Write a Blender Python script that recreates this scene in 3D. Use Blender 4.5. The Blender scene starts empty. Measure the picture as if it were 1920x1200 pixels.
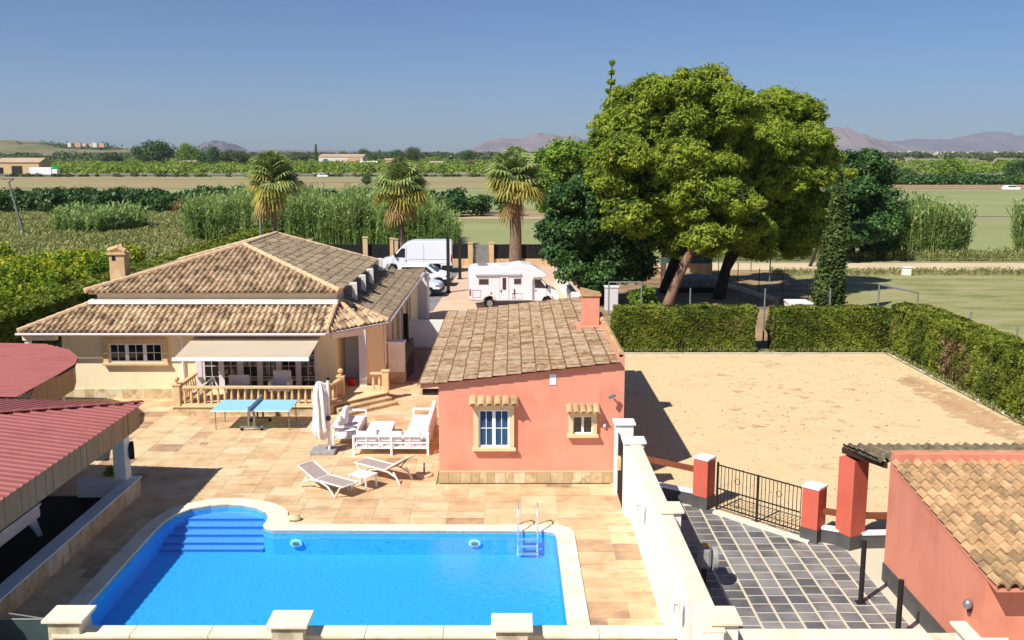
import bpy, bmesh, math, random
import numpy as np
from mathutils import Vector, Matrix
from mathutils.geometry import tessellate_polygon
R=math.radians
# ------------------------------------------------------------------ camera, world, sun, exposure
sc=bpy.context.scene
COL=sc.collection
F=1850.;YH=284.;H=9.7
TH=math.atan((600-YH)/F);c_,s_=math.cos(TH),math.sin(TH)
cam=bpy.data.cameras.new('camera');camo=bpy.data.objects.new('camera',cam);COL.objects.link(camo)
cam.lens=F/1920*36;cam.sensor_width=36;cam.clip_start=.1;cam.clip_end=30000
camo.location=(0,0,H);camo.rotation_euler=(R(90)-TH,0,0);sc.camera=camo
SUN=Vector((-.645,-.65,1)).normalized()
EL=math.asin(SUN.z);AZ=math.atan2(SUN.x,SUN.y)
w=bpy.data.worlds.new('World');sc.world=w;w.use_nodes=True
nt=w.node_tree;bg=nt.nodes['Background'];sky=nt.nodes.new('ShaderNodeTexSky')
sky.sky_type='NISHITA';sky.sun_disc=False;sky.sun_elevation=EL;sky.sun_rotation=AZ
sky.altitude=0;sky.air_density=.72;sky.dust_density=.3;sky.ozone_density=10.
nt.links.new(sky.outputs[0],bg.inputs[0]);bg.inputs[1].default_value=.072
sl=bpy.data.lights.new('sun','SUN');sl.energy=4.9;sl.angle=R(.55);sl.color=(1,.955,.895)
slo=bpy.data.objects.new('sun',sl);COL.objects.link(slo);slo.rotation_euler=SUN.to_track_quat('Z','Y').to_euler()
vs=sc.view_settings;vs.view_transform='Standard';vs.look='None';vs.exposure=.38;vs.gamma=1;vs.use_curve_mapping=False
sc.cycles.max_bounces=6;sc.cycles.transparent_max_bounces=12
rnd=random.Random(7);nr=np.random.RandomState(5)
def G(px,py,z=0.):
    dx=(px-960)/F;dy=(600-py)/F;t=(z-H)/(-s_+dy*c_);return (dx*t,(c_+dy*s_)*t)
def A(px,py,Y):
    dx=(px-960)/F;dy=(600-py)/F;t=Y/(c_+dy*s_);return (dx*t,(-s_+dy*c_)*t+H)
# ------------------------------------------------------------------ materials
def lin(v):
    v/=255.;return v/12.92 if v<=.04045 else ((v+.055)/1.055)**2.4
def C(r,g,b):return (lin(r),lin(g),lin(b),1)
M={}
def mat(name,cols,scale=3,rough=.85,bump=0,bscale=None,detail=5,metal=0,spec=.35,tone=None,stretch=None,transl=0,nrough=.6,contrast=(.3,.7),stain=0):
    """cols: list of sRGB 0-255 colours; noise blends them, tone attribute (if any) shifts the lookup"""
    m=bpy.data.materials.new(name);m.use_nodes=True;n=m.node_tree.nodes;l=m.node_tree.links
    p=n['Principled BSDF'];p.inputs['Roughness'].default_value=rough;p.inputs['Metallic'].default_value=metal
    p.inputs['Specular IOR Level'].default_value=spec
    tc=n.new('ShaderNodeTexCoord');mp=n.new('ShaderNodeMapping');l.new(tc.outputs['Object'],mp.inputs[0])
    if stretch:mp.inputs['Scale'].default_value=stretch
    if len(cols)==1:
        p.inputs['Base Color'].default_value=C(*cols[0])
    else:
        nz=n.new('ShaderNodeTexNoise');nz.inputs['Scale'].default_value=scale;nz.inputs['Detail'].default_value=detail;nz.inputs['Roughness'].default_value=nrough
        l.new(mp.outputs[0],nz.inputs['Vector'])
        cr=n.new('ShaderNodeValToRGB');e=cr.color_ramp.elements
        lo,hi=contrast
        while len(e)<len(cols):e.new(.5)
        for i,cc in enumerate(cols):
            e[i].position=lo+(hi-lo)*i/(len(cols)-1);e[i].color=C(*cc)
        fac=nz.outputs['Fac']
        if tone:
            at=n.new('ShaderNodeAttribute');at.attribute_name='tone'
            ma=n.new('ShaderNodeMath');ma.operation='MULTIPLY_ADD';l.new(at.outputs['Fac'],ma.inputs[0]);ma.inputs[1].default_value=tone
            ma2=n.new('ShaderNodeMath');ma2.operation='MULTIPLY_ADD';l.new(nz.outputs['Fac'],ma2.inputs[0]);ma2.inputs[1].default_value=1.;ma2.inputs[2].default_value=-tone*.5
            l.new(ma2.outputs[0],ma.inputs[2]);fac=ma.outputs[0]
        l.new(fac,cr.inputs[0]);l.new(cr.outputs[0],p.inputs['Base Color'])
    if stain and len(cols)>1:
        ns=n.new('ShaderNodeTexNoise');ns.inputs['Scale'].default_value=1.6;ns.inputs['Detail'].default_value=9;ns.inputs['Roughness'].default_value=.68
        m2=n.new('ShaderNodeMapping');m2.inputs['Scale'].default_value=(1,1,.3);l.new(tc.outputs['Object'],m2.inputs[0]);l.new(m2.outputs[0],ns.inputs['Vector'])
        rp=n.new('ShaderNodeMapRange');rp.inputs[1].default_value=.5;rp.inputs[2].default_value=.72;rp.inputs[3].default_value=0;rp.inputs[4].default_value=stain;l.new(ns.outputs['Fac'],rp.inputs[0])
        mc=n.new('ShaderNodeMix');mc.data_type='RGBA';mc.blend_type='MULTIPLY';l.new(rp.outputs[0],mc.inputs[0]);l.new(cr.outputs[0],mc.inputs[6]);mc.inputs[7].default_value=(.62,.56,.5,1)
        l.new(mc.outputs[2],p.inputs['Base Color'])
    if bump:
        nb=n.new('ShaderNodeTexNoise');nb.inputs['Scale'].default_value=bscale or scale*6;nb.inputs['Detail'].default_value=4
        l.new(mp.outputs[0],nb.inputs['Vector'])
        b=n.new('ShaderNodeBump');b.inputs['Strength'].default_value=1.;b.inputs['Distance'].default_value=bump
        l.new(nb.outputs['Fac'],b.inputs['Height']);l.new(b.outputs[0],p.inputs['Normal'])
    if transl:
        o=n['Material Output'];tr=n.new('ShaderNodeBsdfTranslucent');mx=n.new('ShaderNodeMixShader');mx.inputs[0].default_value=transl
        if len(cols)>1:l.new(cr.outputs[0],tr.inputs[0])
        else:tr.inputs[0].default_value=C(*cols[0])
        l.new(p.outputs[0],mx.inputs[1]);l.new(tr.outputs[0],mx.inputs[2]);l.new(mx.outputs[0],o.inputs[0])
    M[name]=m;return m
mat('pink_plaster',[(216,138,112),(224,150,124),(228,156,130)],.9,.9,.004,60,detail=8,stain=0.35)
mat('red_plaster',[(198,96,76),(206,106,86)],1.2,.9,.004,60,stain=0.3)
mat('orange_red_plaster',[(206,128,102),(218,142,116),(212,135,109)],.8,.9,.004,60,detail=8,stain=0.4)
mat('cream_plaster',[(234,218,176),(240,224,184),(237,221,180)],.8,.9,.003,60,detail=8,stain=0.25)
mat('peach_plaster',[(232,214,190),(238,222,198)],1,.9,.003,60)
mat('white_plaster',[(222,214,200),(238,234,224),(242,240,232)],1.1,.85,.004,40,detail=8,contrast=(.25,.6),stain=0.3)
mat('old_white',[(150,138,112),(206,194,168),(222,212,190)],1.6,.9,.012,25,detail=8,contrast=(.28,.6))
mat('white_paint',[(236,236,236)],rough=.5)
mat('lilac_white',[(214,208,212)],rough=.6)
mat('car_white',[(232,234,238)],rough=.18,spec=.5)
mat('camper_white',[(236,234,236),(228,226,228)],.5,rough=.3,spec=.5)
mat('stone_skirt',[(186,160,120),(210,186,148),(176,150,110),(220,202,168)],2.2,.85,.004,20,tone=.5,stain=0.5)
mat('carved_stone',[(206,174,128),(222,194,150)],3,.9,.004,30)
mat('pale_carved_stone',[(214,188,142),(228,206,164)],3,.9,.004,30)
mat('sandstone',[(150,128,108),(190,152,116),(208,172,130),(216,188,146),(222,200,160),(202,150,114)],1.1,.75,.003,18,detail=7,tone=.6,contrast=(.05,.95),stain=0.75)
mat('grout',[(196,174,138)],rough=.95)
mat('coping_stone',[(222,208,178),(236,226,202),(232,218,188)],1.6,.85,.004,40,detail=7,contrast=(.25,.65),stain=0.4)
mat('sand',[(140,116,86),(202,174,132),(220,194,150),(214,186,142)],.55,.97,.03,5,detail=14,nrough=.78,contrast=(.3,.56))
mat('slate',[(96,96,96),(122,121,119),(144,142,138)],1.2,.6,.004,14,tone=.5,stain=0.5)
mat('slate_grout',[(206,196,172)],rough=.95)
mat('dark_stone',[(72,72,72),(92,90,88)],2,.6,.003,20)
mat('asphalt',[(120,118,118),(136,134,132)],.6,.95,.004,30,stain=0.5)
mat('parking_tile',[(206,172,144),(218,188,160)],.8,.9,.003,20,stain=0.5)
mat('alley_floor',[(150,110,96),(166,126,108)],.8,.9,.003,20)
mat('dark_floor',[(34,32,30),(48,46,42)],.8,.95,.004,10)  # near-black colour, shade under the pavilion roof put into the floor
mat('roof_tile',[(112,92,72),(150,126,98),(188,160,124),(206,182,146),(216,198,166)],3.2,.9,.004,50,detail=6,tone=.55,contrast=(.2,.8))
mat('roof_tile_aged',[(98,88,74),(130,114,94),(156,136,110),(172,154,128)],3.2,.95,.004,50,detail=6,tone=.5,contrast=(.2,.8))
mat('roof_tile_lichen',[(116,86,60),(152,122,90),(172,148,120),(186,166,142),(188,146,100)],5.5,.95,.012,30,detail=10,tone=.7,contrast=(.22,.8))
mat('roof_tile_orange',[(140,116,86),(178,144,104),(202,164,120),(214,180,138)],2.6,.85,.004,50,detail=6,tone=.5,contrast=(.25,.8))
mat('roof_tile_dark',[(84,76,62),(114,102,80),(136,120,96)],4,.95,.004,50,tone=.4)
mat('mortar',[(196,160,120),(224,196,158)],5,.9,.006,40)
mat('red_metal',[(150,86,80),(162,94,88),(156,88,82)],.8,.5,0,spec=.3,stain=0.35)
mat('timber_blind',[(138,108,76),(186,152,110),(166,134,96)],1.5,.8,.004,20,stretch=(1,12,.6))
mat('gutter',[(206,196,192)],rough=.5)
mat('awning_cloth',[(188,172,148),(196,180,156)],.7,.9)
mat('glass_dark',[(16,18,22),(34,38,40)],1.2,.06,spec=.8)
mat('glass_blue',[(44,66,92),(60,82,104)],1.2,.06,spec=.8)
mat('glass_amber',[(62,44,46),(74,56,58)],1.2,.08,spec=.7)
mat('rubber',[(22,22,22)],rough=.9)
mat('black_plastic',[(24,24,26)],rough=.6)
mat('grey_metal',[(150,152,156)],rough=.45,metal=.6)
mat('galvanised',[(120,124,120),(140,142,140)],3,.6,metal=.3)
mat('chrome',[(222,224,228)],rough=.3,metal=.7)
mat('iron',[(40,36,34),(52,48,46)],8,.6,metal=.3)
mat('wood_beam',[(112,62,38),(138,80,50)],2,.7,.003,12,stretch=(1,8,8))
mat('dark_wood',[(50,36,26),(66,48,36)],3,.8)
mat('black_panel',[(16,16,16),(26,24,22)],2,.8)
mat('beige_block',[(196,164,122),(214,184,140)],1.4,.9,.004,20,stain=0.5)
mat('table_blue',[(150,206,242)],rough=.45)
mat('net',[(176,192,200)],rough=.8)
mat('cushion',[(226,222,222),(236,232,232)],2,.9,.01,6)
mat('canvas_white',[(220,214,212),(236,232,228)],2,.9,.01,8)
mat('sling',[(166,150,142),(174,158,150)],6,.85)
mat('cream_plastic',[(236,230,216)],rough=.4)
mat('granite',[(140,138,134),(170,168,164)],14,.8)
mat('pool_tile',[(40,150,216),(72,182,236),(56,166,228)],14,.5,0,detail=3)
mat('pool_step_tile',[(96,160,226),(112,176,232)],14,.5)
mat('bucket_red',[(190,30,34)],rough=.4)
mat('light_red',[(170,16,22)],rough=.3)
mat('bark_pine',[(84,60,48),(124,94,78),(146,116,98)],3,.95,.03,9,stretch=(1,1,.35))
mat('bark_palm',[(84,68,54),(124,104,84),(140,118,96)],4,.95,.03,10,stretch=(1,1,3))
mat('bark_dark',[(40,34,28),(64,54,44)],3,.95,.02,9)
mat('leaf_pine',[(66,84,28),(116,136,42),(152,168,58),(172,180,74)],.6,.7,tone=.6,transl=.3,spec=.2,contrast=(.15,.85))
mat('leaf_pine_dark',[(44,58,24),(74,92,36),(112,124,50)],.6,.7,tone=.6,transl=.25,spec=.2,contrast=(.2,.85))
mat('leaf_dark',[(36,60,24),(64,98,42),(98,130,64)],.8,.5,tone=.6,transl=.2,spec=.4,contrast=(.2,.85))
mat('leaf_mid',[(84,112,34),(122,152,50),(152,176,72)],.8,.6,tone=.6,transl=.25,spec=.3,contrast=(.2,.85))
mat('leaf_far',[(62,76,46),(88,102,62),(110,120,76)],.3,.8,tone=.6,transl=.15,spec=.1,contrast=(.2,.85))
mat('leaf_citrus',[(54,84,18),(112,140,28),(158,168,34),(186,180,44)],.35,.6,tone=.6,transl=.3,spec=.3,contrast=(.2,.8))
mat('leaf_grove',[(88,114,40),(122,144,56),(140,156,70)],.1,.8,tone=.5,transl=.2,spec=.1)
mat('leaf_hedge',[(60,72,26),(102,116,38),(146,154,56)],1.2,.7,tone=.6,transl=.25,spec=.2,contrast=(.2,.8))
mat('leaf_hedge_brown',[(86,68,46),(128,106,72),(150,130,92)],2,.8,tone=.6,transl=.2,spec=.2)
mat('leaf_cypress',[(46,60,30),(72,90,42),(98,112,58)],1.2,.8,tone=.6,transl=.15,spec=.2)
mat('leaf_palm',[(106,126,66),(146,164,92),(184,194,130)],1.2,.6,tone=.6,transl=.3,spec=.3)
mat('leaf_palm_yellow',[(128,124,48),(168,160,70),(192,180,96)],1.2,.7,tone=.6,transl=.3)
mat('leaf_palm_dead',[(132,104,58),(168,138,82),(186,160,104)],1.2,.8,tone=.6,transl=.2)
mat('reed',[(90,118,60),(134,160,88),(162,184,112),(176,186,128)],.6,.8,tone=.6,transl=.3,spec=.15,contrast=(.2,.85))
mat('reed_dry',[(126,92,64),(158,116,80),(150,126,84)],.6,.9,tone=.6,transl=.2,spec=.1)
mat('dry_grass',[(124,132,76),(152,156,96),(170,168,112)],.3,.9,tone=.5,transl=.25,spec=.1)
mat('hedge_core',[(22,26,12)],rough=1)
mat('field_base',[(126,124,84),(140,136,94),(148,140,104),(122,126,82)],.02,.95,detail=8,contrast=(.3,.7))
mat('field_green',[(126,132,82),(140,146,94),(150,152,104)],.06,.95,.02,2,detail=10,contrast=(.3,.7),stretch=(.25,1,1))
mat('field_mown',[(112,114,66),(134,136,82),(150,146,98),(160,148,112)],.5,.95,.05,1.5,detail=13,nrough=.7,contrast=(.36,.62),stretch=(.35,1,1))
mat('field_brown',[(128,130,84),(148,144,98),(164,136,100),(142,118,88)],.05,.95,detail=10,stretch=(.12,1,1),contrast=(.36,.64))
mat('dirt_track',[(196,174,140),(212,192,158)],.2,.95,detail=8)
mat('brown_soil',[(110,92,70),(150,124,92),(176,150,112)],.5,.97,.02,3,detail=9)  # brown soil tones blended by noise
mat('highway',[(104,102,104),(118,116,116)],.1,.9)
mat('mountain',[(112,104,108),(136,124,124),(124,112,114)],.003,1,40,.006,detail=10)
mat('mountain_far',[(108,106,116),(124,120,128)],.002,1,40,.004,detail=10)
mat('hill_green',[(96,100,62),(122,118,78),(134,124,92)],.012,1,detail=8)
mat('town_white',[(220,212,200)],rough=.9)
mat('town_peach',[(206,160,124)],rough=.9)
mat('tin_roof',[(176,150,124),(196,172,146)],.1,.7)
mat('blue_paint',[(40,90,180)],rough=.5)
mat('green_sign',[(20,150,60)],rough=.5)
mat('yellow_sticker',[(236,170,30)],rough=.5)
mat('gate_green',[(58,74,74),(66,84,82)],3,.6)
mat('clod',[(128,102,74),(176,146,110)],3,.95,tone=.6)
mat('damp_sand',[(170,134,98),(196,162,122),(186,150,110)],1.2,.97,.01,8,detail=10)
mat('light_trim',[(190,236,236)],rough=.4)
mat('pool_nosing',[(36,112,190)],rough=.5)
mat('stone_boulder',[(196,178,140),(214,198,162)],5,.9,.01,12)
# ------------------------------------------------------------------ object helpers
def tag(o,label,cat,group=None,kind=None):
    if label:o['label']=label
    if cat:o['category']=cat
    if group:o['group']=group
    if kind:o['kind']=kind
    return o
def thing(name,label,cat,loc=(0,0,0),group=None,rz=0):
    o=bpy.data.objects.new(name,None);COL.objects.link(o);o.location=loc;o.rotation_euler=(0,0,rz);o.empty_display_size=.2
    return tag(o,label,cat,group)
def worg(p):
    v=Vector((0,0,0))
    while p is not None:v+=Vector(p.location);p=p.parent
    return v
def link(name,me,m,parent=None,world=True):
    if parent is not None and world:
        o0=worg(parent)
        if o0.length>0:me.transform(Matrix.Translation(-o0))
    me.materials.append(M[m] if isinstance(m,str) else m)
    o=bpy.data.objects.new(name,me);COL.objects.link(o)
    if parent is not None:o.parent=parent
    return o
def kids(o):return [c for c in COL.objects if c.parent is o]
def copy_tree(o,parent=None,depth=0):
    c=o.copy();COL.objects.link(c);c.parent=parent
    for ch in list(o.children):copy_tree(ch,c,depth+1)
    return c
class MB:
    def __init__(s):s.v=[];s.f=[];s.t=[];s.T=Matrix.Identity(4);s.tn=.5
    def add(s,vs,fs):
        b=len(s.v);s.v+=[tuple(s.T@Vector(v)) for v in vs];s.f+=[tuple(i+b for i in f) for f in fs];s.t+=[s.tn]*len(fs);return s
    def xf(s,m=None):s.T=m if m is not None else Matrix.Identity(4);return s
    def box(s,x0,x1,y0,y1,z0,z1):
        return s.add([(x0,y0,z0),(x1,y0,z0),(x1,y1,z0),(x0,y1,z0),(x0,y0,z1),(x1,y0,z1),(x1,y1,z1),(x0,y1,z1)],
            [(0,3,2,1),(4,5,6,7),(0,1,5,4),(1,2,6,5),(2,3,7,6),(3,0,4,7)])
    def prism(s,pts,z0,z1,axis='z'):
        n=len(pts)
        def mk(p,h):
            return (p[0],p[1],h) if axis=='z' else ((p[0],h,p[1]) if axis=='y' else (h,p[0],p[1]))
        vs=[mk(p,z0) for p in pts]+[mk(p,z1) for p in pts]
        fs=[(i,(i+1)%n,n+(i+1)%n,n+i) for i in range(n)]+[tuple(range(n-1,-1,-1)),tuple(range(n,2*n))]
        return s.add(vs,fs)
    def bar(s,a,b,w,h=None,up=(0,0,1)):
        a=Vector(a);b=Vector(b);h=h or w;d=(b-a).normalized();u=Vector(up)
        if abs(d.dot(u))>.98:u=Vector((0,1,0))
        x=d.cross(u).normalized()*w/2;y=x.cross(d).normalized()*h/2
        vs=[a-x-y,a+x-y,a+x+y,a-x+y,b-x-y,b+x-y,b+x+y,b-x+y]
        return s.add(vs,[(0,3,2,1),(4,5,6,7),(0,1,5,4),(1,2,6,5),(2,3,7,6),(3,0,4,7)])
    def tube(s,pts,r,n=8,caps=True):
        pts=[Vector(p) for p in pts];rs=r if isinstance(r,(list,tuple)) else [r]*len(pts)
        vs=[];fs=[];prev=None
        for i,p in enumerate(pts):
            d=(pts[min(i+1,len(pts)-1)]-pts[max(i-1,0)]).normalized()
            if prev is None:
                u=Vector((0,0,1)) if abs(d.z)<.9 else Vector((1,0,0));x=d.cross(u).normalized()
            else:x=(prev-d*prev.dot(d)).normalized()
            prev=x;y=d.cross(x)
            for k in range(n):
                a=2*math.pi*k/n;vs.append(p+(x*math.cos(a)+y*math.sin(a))*rs[i])
        for i in range(len(pts)-1):
            for k in range(n):fs.append((i*n+k,i*n+(k+1)%n,(i+1)*n+(k+1)%n,(i+1)*n+k))
        if caps:fs.append(tuple(range(n-1,-1,-1)));fs.append(tuple((len(pts)-1)*n+k for k in range(n)))
        return s.add(vs,fs)
    def lathe(s,prof,c,n=12):
        vs=[];fs=[]
        for r,z in prof:
            for k in range(n):
                a=2*math.pi*k/n;vs.append((c[0]+r*math.cos(a),c[1]+r*math.sin(a),c[2]+z))
        m=len(prof)
        for i in range(m-1):
            for k in range(n):fs.append((i*n+k,i*n+(k+1)%n,(i+1)*n+(k+1)%n,(i+1)*n+k))
        fs.append(tuple(range(n-1,-1,-1)));fs.append(tuple((m-1)*n+k for k in range(n)))
        return s.add(vs,fs)
    def face(s,*vs):return s.add(list(vs),[tuple(range(len(vs)))])
    def build(s,name,m,parent=None,bevel=0,smooth=False,seg=2,label=None):
        me=bpy.data.meshes.new(name);me.from_pydata(s.v,[],s.f);me.validate();
        at=me.attributes.new('tone','FLOAT','FACE')
        if len(me.polygons)==len(s.t):at.data.foreach_set('value',np.array(s.t,dtype=np.float32))
        bm=bmesh.new();bm.from_mesh(me);bmesh.ops.recalc_face_normals(bm,faces=bm.faces);bm.to_mesh(me);bm.free()
        o=link(name,me,m,parent)
        if smooth:
            for p in me.polygons:p.use_smooth=True
            e=o.modifiers.new('s','EDGE_SPLIT');e.split_angle=R(40)
        if bevel:
            b=o.modifiers.new('b','BEVEL');b.width=bevel;b.segments=seg;b.limit_method='ANGLE'
        if label:o['label']=label
        return o
def sheet(name,polys,z,m,label=None,parent=None):
    vs=[];fs=[]
    for P in polys:
        b=len(vs);vs+=[(p[0],p[1],z) for p in P];fs.append(tuple(range(b,b+len(P))))
    me=bpy.data.meshes.new(name);me.from_pydata(vs,[],fs);o=link(name,me,m,parent)
    if parent is None:
        o['kind']='structure'
        if label:o['label']=label
    return o
def leaves(name,blobs,n,size,m,parent=None,elong=1.6,seed=1,shell=.35,up=.25,world=True):
    """blobs: (cx,cy,cz,rx,ry,rz[,weight]); n leaf faces spread over them by volume^(2/3)"""
    rs=np.random.RandomState(seed);B=np.array([b[:6] for b in blobs],float)
    wt=(B[:,3]*B[:,4]*B[:,5])**(2/3.);wt/=wt.sum();idx=rs.choice(len(B),n,p=wt)
    d=rs.normal(size=(n,3));d/=np.linalg.norm(d,axis=1)[:,None]
    r=rs.uniform(0,1,n)**shell;bump=(1+.16*np.sin(d[:,0]*5+idx)*np.cos(d[:,2]*5+idx*2)+.12*np.sin(d[:,1]*11+idx*3))*(1+np.abs(rs.normal(0,.13,n)))
    P=B[idx,:3]+d*B[idx,3:6]*(r*bump)[:,None]
    nn=d*.8+rs.normal(size=(n,3))*.55;nn[:,2]+=up;nn/=np.linalg.norm(nn,axis=1)[:,None]
    t=rs.normal(size=(n,3));t-=nn*(t*nn).sum(1)[:,None];t/=np.linalg.norm(t,axis=1)[:,None];b=np.cross(nn,t)
    sz=size*rs.uniform(.6,1.3,n)[:,None]
    V=np.stack([P-t*sz*elong/2,P-b*sz/2,P+t*sz*elong/2,P+b*sz/2],1).reshape(-1,3)
    bt=rs.uniform(-.25,.25,len(B));tone=np.clip(.5+bt[idx]+rs.normal(0,.14,n),0,1)
    return rawquads(name,V,tone,m,parent,world)
def rawquads(name,V,tone,m,parent=None,world=True):
    n=len(V)//4;me=bpy.data.meshes.new(name)
    me.vertices.add(n*4);me.vertices.foreach_set('co',np.ascontiguousarray(V,dtype=np.float32).ravel())
    me.loops.add(n*4);me.loops.foreach_set('vertex_index',np.arange(n*4,dtype=np.int32))
    me.polygons.add(n);me.polygons.foreach_set('loop_start',np.arange(0,n*4,4,dtype=np.int32));me.polygons.foreach_set('loop_total',np.full(n,4,dtype=np.int32))
    me.update();at=me.attributes.new('tone','FLOAT','FACE');at.data.foreach_set('value',np.asarray(tone,dtype=np.float32))
    return link(name,me,m,parent,world)
def setgrp(o,g):o['group']=g
PROF=[0,.045,.075,.088,.078,.05,.004,-.008]
def tile_roof(name,P0,U,L,V,W,clips,m,parent,tw=.235,ex=.42,amp=1.,seed=1,label=None,step=.04,jit=1.,tv=.17,line=.75):
    """barrel tiles: P0 eave corner, U along the eave (length L), V up the slope (length W)"""
    rs=np.random.RandomState(seed);U=Vector(U).normalized();V=Vector(V).normalized();N=U.cross(V).normalized()
    if N.z<0:N=-N
    P0=Vector(P0);nu=int(math.ceil(L/tw));nv=int(math.ceil(W/ex));k=len(PROF)
    verts=[];faces=[];tones=[]
    for j in range(nv):
        for i in range(nu):
            dz=rs.uniform(-.008,.012);dv=rs.uniform(-.02,.02)*jit;tn=min(1,max(0,rs.normal(.5,tv)));tilt=rs.uniform(-.01,.01)
            b=len(verts)
            for q in range(k+1):
                u=(i+q/k)*tw;h=PROF[q%k]*amp
                for r_,(v,st) in enumerate(((j*ex+dv,0),(j*ex+dv,step),(j*ex+dv+.04,step*.9),(j*ex+ex+.01,0.006))):
                    hh=h+dz*(1 if q not in(0,k) else 0)+st+tilt*(q/k-.5)
                    if r_==0:hh=h-.03 if h<.03 else h-.02
                    verts.append(P0+U*min(u,L)+V*min(v,W+.02)+N*hh)
            for q in range(k):
                a=b+q*4
                faces+=[(a,a+4,a+5,a+1),(a+1,a+5,a+6,a+2),(a+2,a+6,a+7,a+3)];tones+=[tn*.6,tn*line if line>0 else line,tn+(0.04 if 1<q<5 else -.12)]
    me=bpy.data.meshes.new(name);me.from_pydata([tuple(v) for v in verts],[],faces)
    at=me.attributes.new('tone','FLOAT','FACE');at.data.foreach_set('value',np.array(tones,dtype=np.float32))
    bm=bmesh.new();bm.from_mesh(me)
    for co,no in clips:
        bmesh.ops.bisect_plane(bm,geom=bm.verts[:]+bm.edges[:]+bm.faces[:],plane_co=co,plane_no=no,clear_outer=True)
    bm.to_mesh(me);bm.free();o=link(name,me,m,parent)
    for p in me.polygons:p.use_smooth=False
    if label:o['label']=label
    return o
def ridge(mb,a,b,r=.11,st=.38):
    a=Vector(a);b=Vector(b);L=(b-a).length;n=max(1,int(L/st));d=(b-a)/n
    for i in range(n):
        mb.tn=rnd.uniform(.2,.9);p=a+d*i;q=p+d*1.04;mb.tube([p,q],[r*1.06,r*.9],8)
# ------------------------------------------------------------------ ground & surfaces
HX0,HX1,HY0,HY1=-9.6,1.45,18.4,26.55
E9=9400
sheet('ground',[[(-E9,-E9),(E9,-E9),(E9,HY0),(-E9,HY0)],[(-E9,HY1),(E9,HY1),(E9,E9),(-E9,E9)],[(-E9,HY0),(HX0,HY0),(HX0,HY1),(-E9,HY1)],[(HX1,HY0),(E9,HY0),(E9,HY1),(HX1,HY1)]],-.03,'field_base')
inner=[(1.15,18.6),(1.13,23.95),(1.05,24.18),(.85,24.27),(-6.2,24.33),(-6.42,24.42),(-6.53,24.62),(-6.52,24.9),(-6.56,25.3),(-6.72,25.62),(-7.05,25.95),(-7.45,26.15),(-7.9,26.22),(-8.35,26.12),(-8.8,25.85),(-9.1,25.4),(-9.22,24.9),(-9.24,24.2),(-9.22,22.5),(-9.15,18.6)]
outer=[(1.62,18.6),(1.6,24.2),(1.48,24.48),(1.2,24.64),(-5.6,24.7),(-5.86,24.82),(-6.0,25.1),(-6.1,25.6),(-6.35,26.0),(-6.75,26.35),(-7.3,26.6),(-7.9,26.7),(-8.5,26.6),(-9.05,26.25),(-9.4,25.75),(-9.58,25.1),(-9.64,24.4),(-9.64,22.5),(-9.62,18.6)]
mid=[((a[0]*.35+b[0]*.65),(a[1]*.35+b[1]*.65)) for a,b in zip(inner[:5]+inner[6:],outer)]
def inpoly(x,y,P):
    c=False;n=len(P)
    for i in range(n):
        x1,y1=P[i];x2,y2=P[(i+1)%n]
        if (y1>y)!=(y2>y) and x<(x2-x1)*(y-y1)/(y2-y1)+x1:c=not c
    return c
def paving(name,x0,x1,y0,y1,cell,sizes,ok,m,gm,gap,gname,seed=3):
    rs=random.Random(seed);nx=int((x1-x0)/cell);ny=int((y1-y0)/cell);used=[[not ok(x0+(i+.5)*cell,y0+(j+.5)*cell) for j in range(ny)] for i in range(nx)]
    gv=[];gf=[]
    mb=MB()
    for j in range(ny):
        i=0
        while i<nx:
            if used[i][j]:i+=1;continue
            k=i
            while k<nx and not used[k][j]:k+=1
            b=len(gv);gv+=[(x0+i*cell,y0+j*cell,-.006),(x0+k*cell,y0+j*cell,-.006),(x0+k*cell,y0+(j+1)*cell,-.006),(x0+i*cell,y0+(j+1)*cell,-.006)];gf.append((b,b+1,b+2,b+3));i=k
    for j in range(ny):
        for i in range(nx):
            if used[i][j]:continue
            opts=sizes[:];rs.shuffle(opts);opts.sort(key=lambda q:-(q[0]*q[1])*rs.uniform(.4,1))
            for a,b in opts+[(1,1)]:
                if i+a<=nx and j+b<=ny and all(not used[i+p][j+q] for p in range(a) for q in range(b)):
                    for p in range(a):
                        for q in range(b):used[i+p][j+q]=True
                    mb.tn=min(1,max(0,rs.gauss(.57,.19))) if rs.random()>.05 else 0;g=gap/2
                    X0,X1,Y0,Y1=x0+i*cell+g,x0+(i+a)*cell-g,y0+j*cell+g,y0+(j+b)*cell-g
                    z=rs.uniform(-.001,.001)
                    mb.face((X0,Y0,z),(X1,Y0,z),(X1,Y1,z),(X0,Y1,z));break
    o=mb.build(name,m);o['kind']='structure'
    me=bpy.data.meshes.new(gname);me.from_pydata(gv,[],gf);g=link(gname,me,gm);g['kind']='structure'
def ok_t(x,y):
    if inpoly(x,y,mid):return False
    if x>-2.25 and y>28:return False
    if x>-4.6 and y>29 and y>48.4:return False
    if x<-11 and y<26.9:return False
    if y>38.3 and x<-7.2 and x>-17.5:return False
    if y>35.7 and y<38.3 and x<-7.2 and x>-12.5:return False
    if x<-5.2 and y>38.6:return False
    return y>18.6 or x<-9.2 or x>1.3
paving('patio_paving',-21,3.35,17.2,48.7,.25,[(4,2),(3,2),(2,2),(3,2),(2,1),(2,3),(3,1),(4,3)],ok_t,'sandstone','grout',.012,'patio_bedding')
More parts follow.
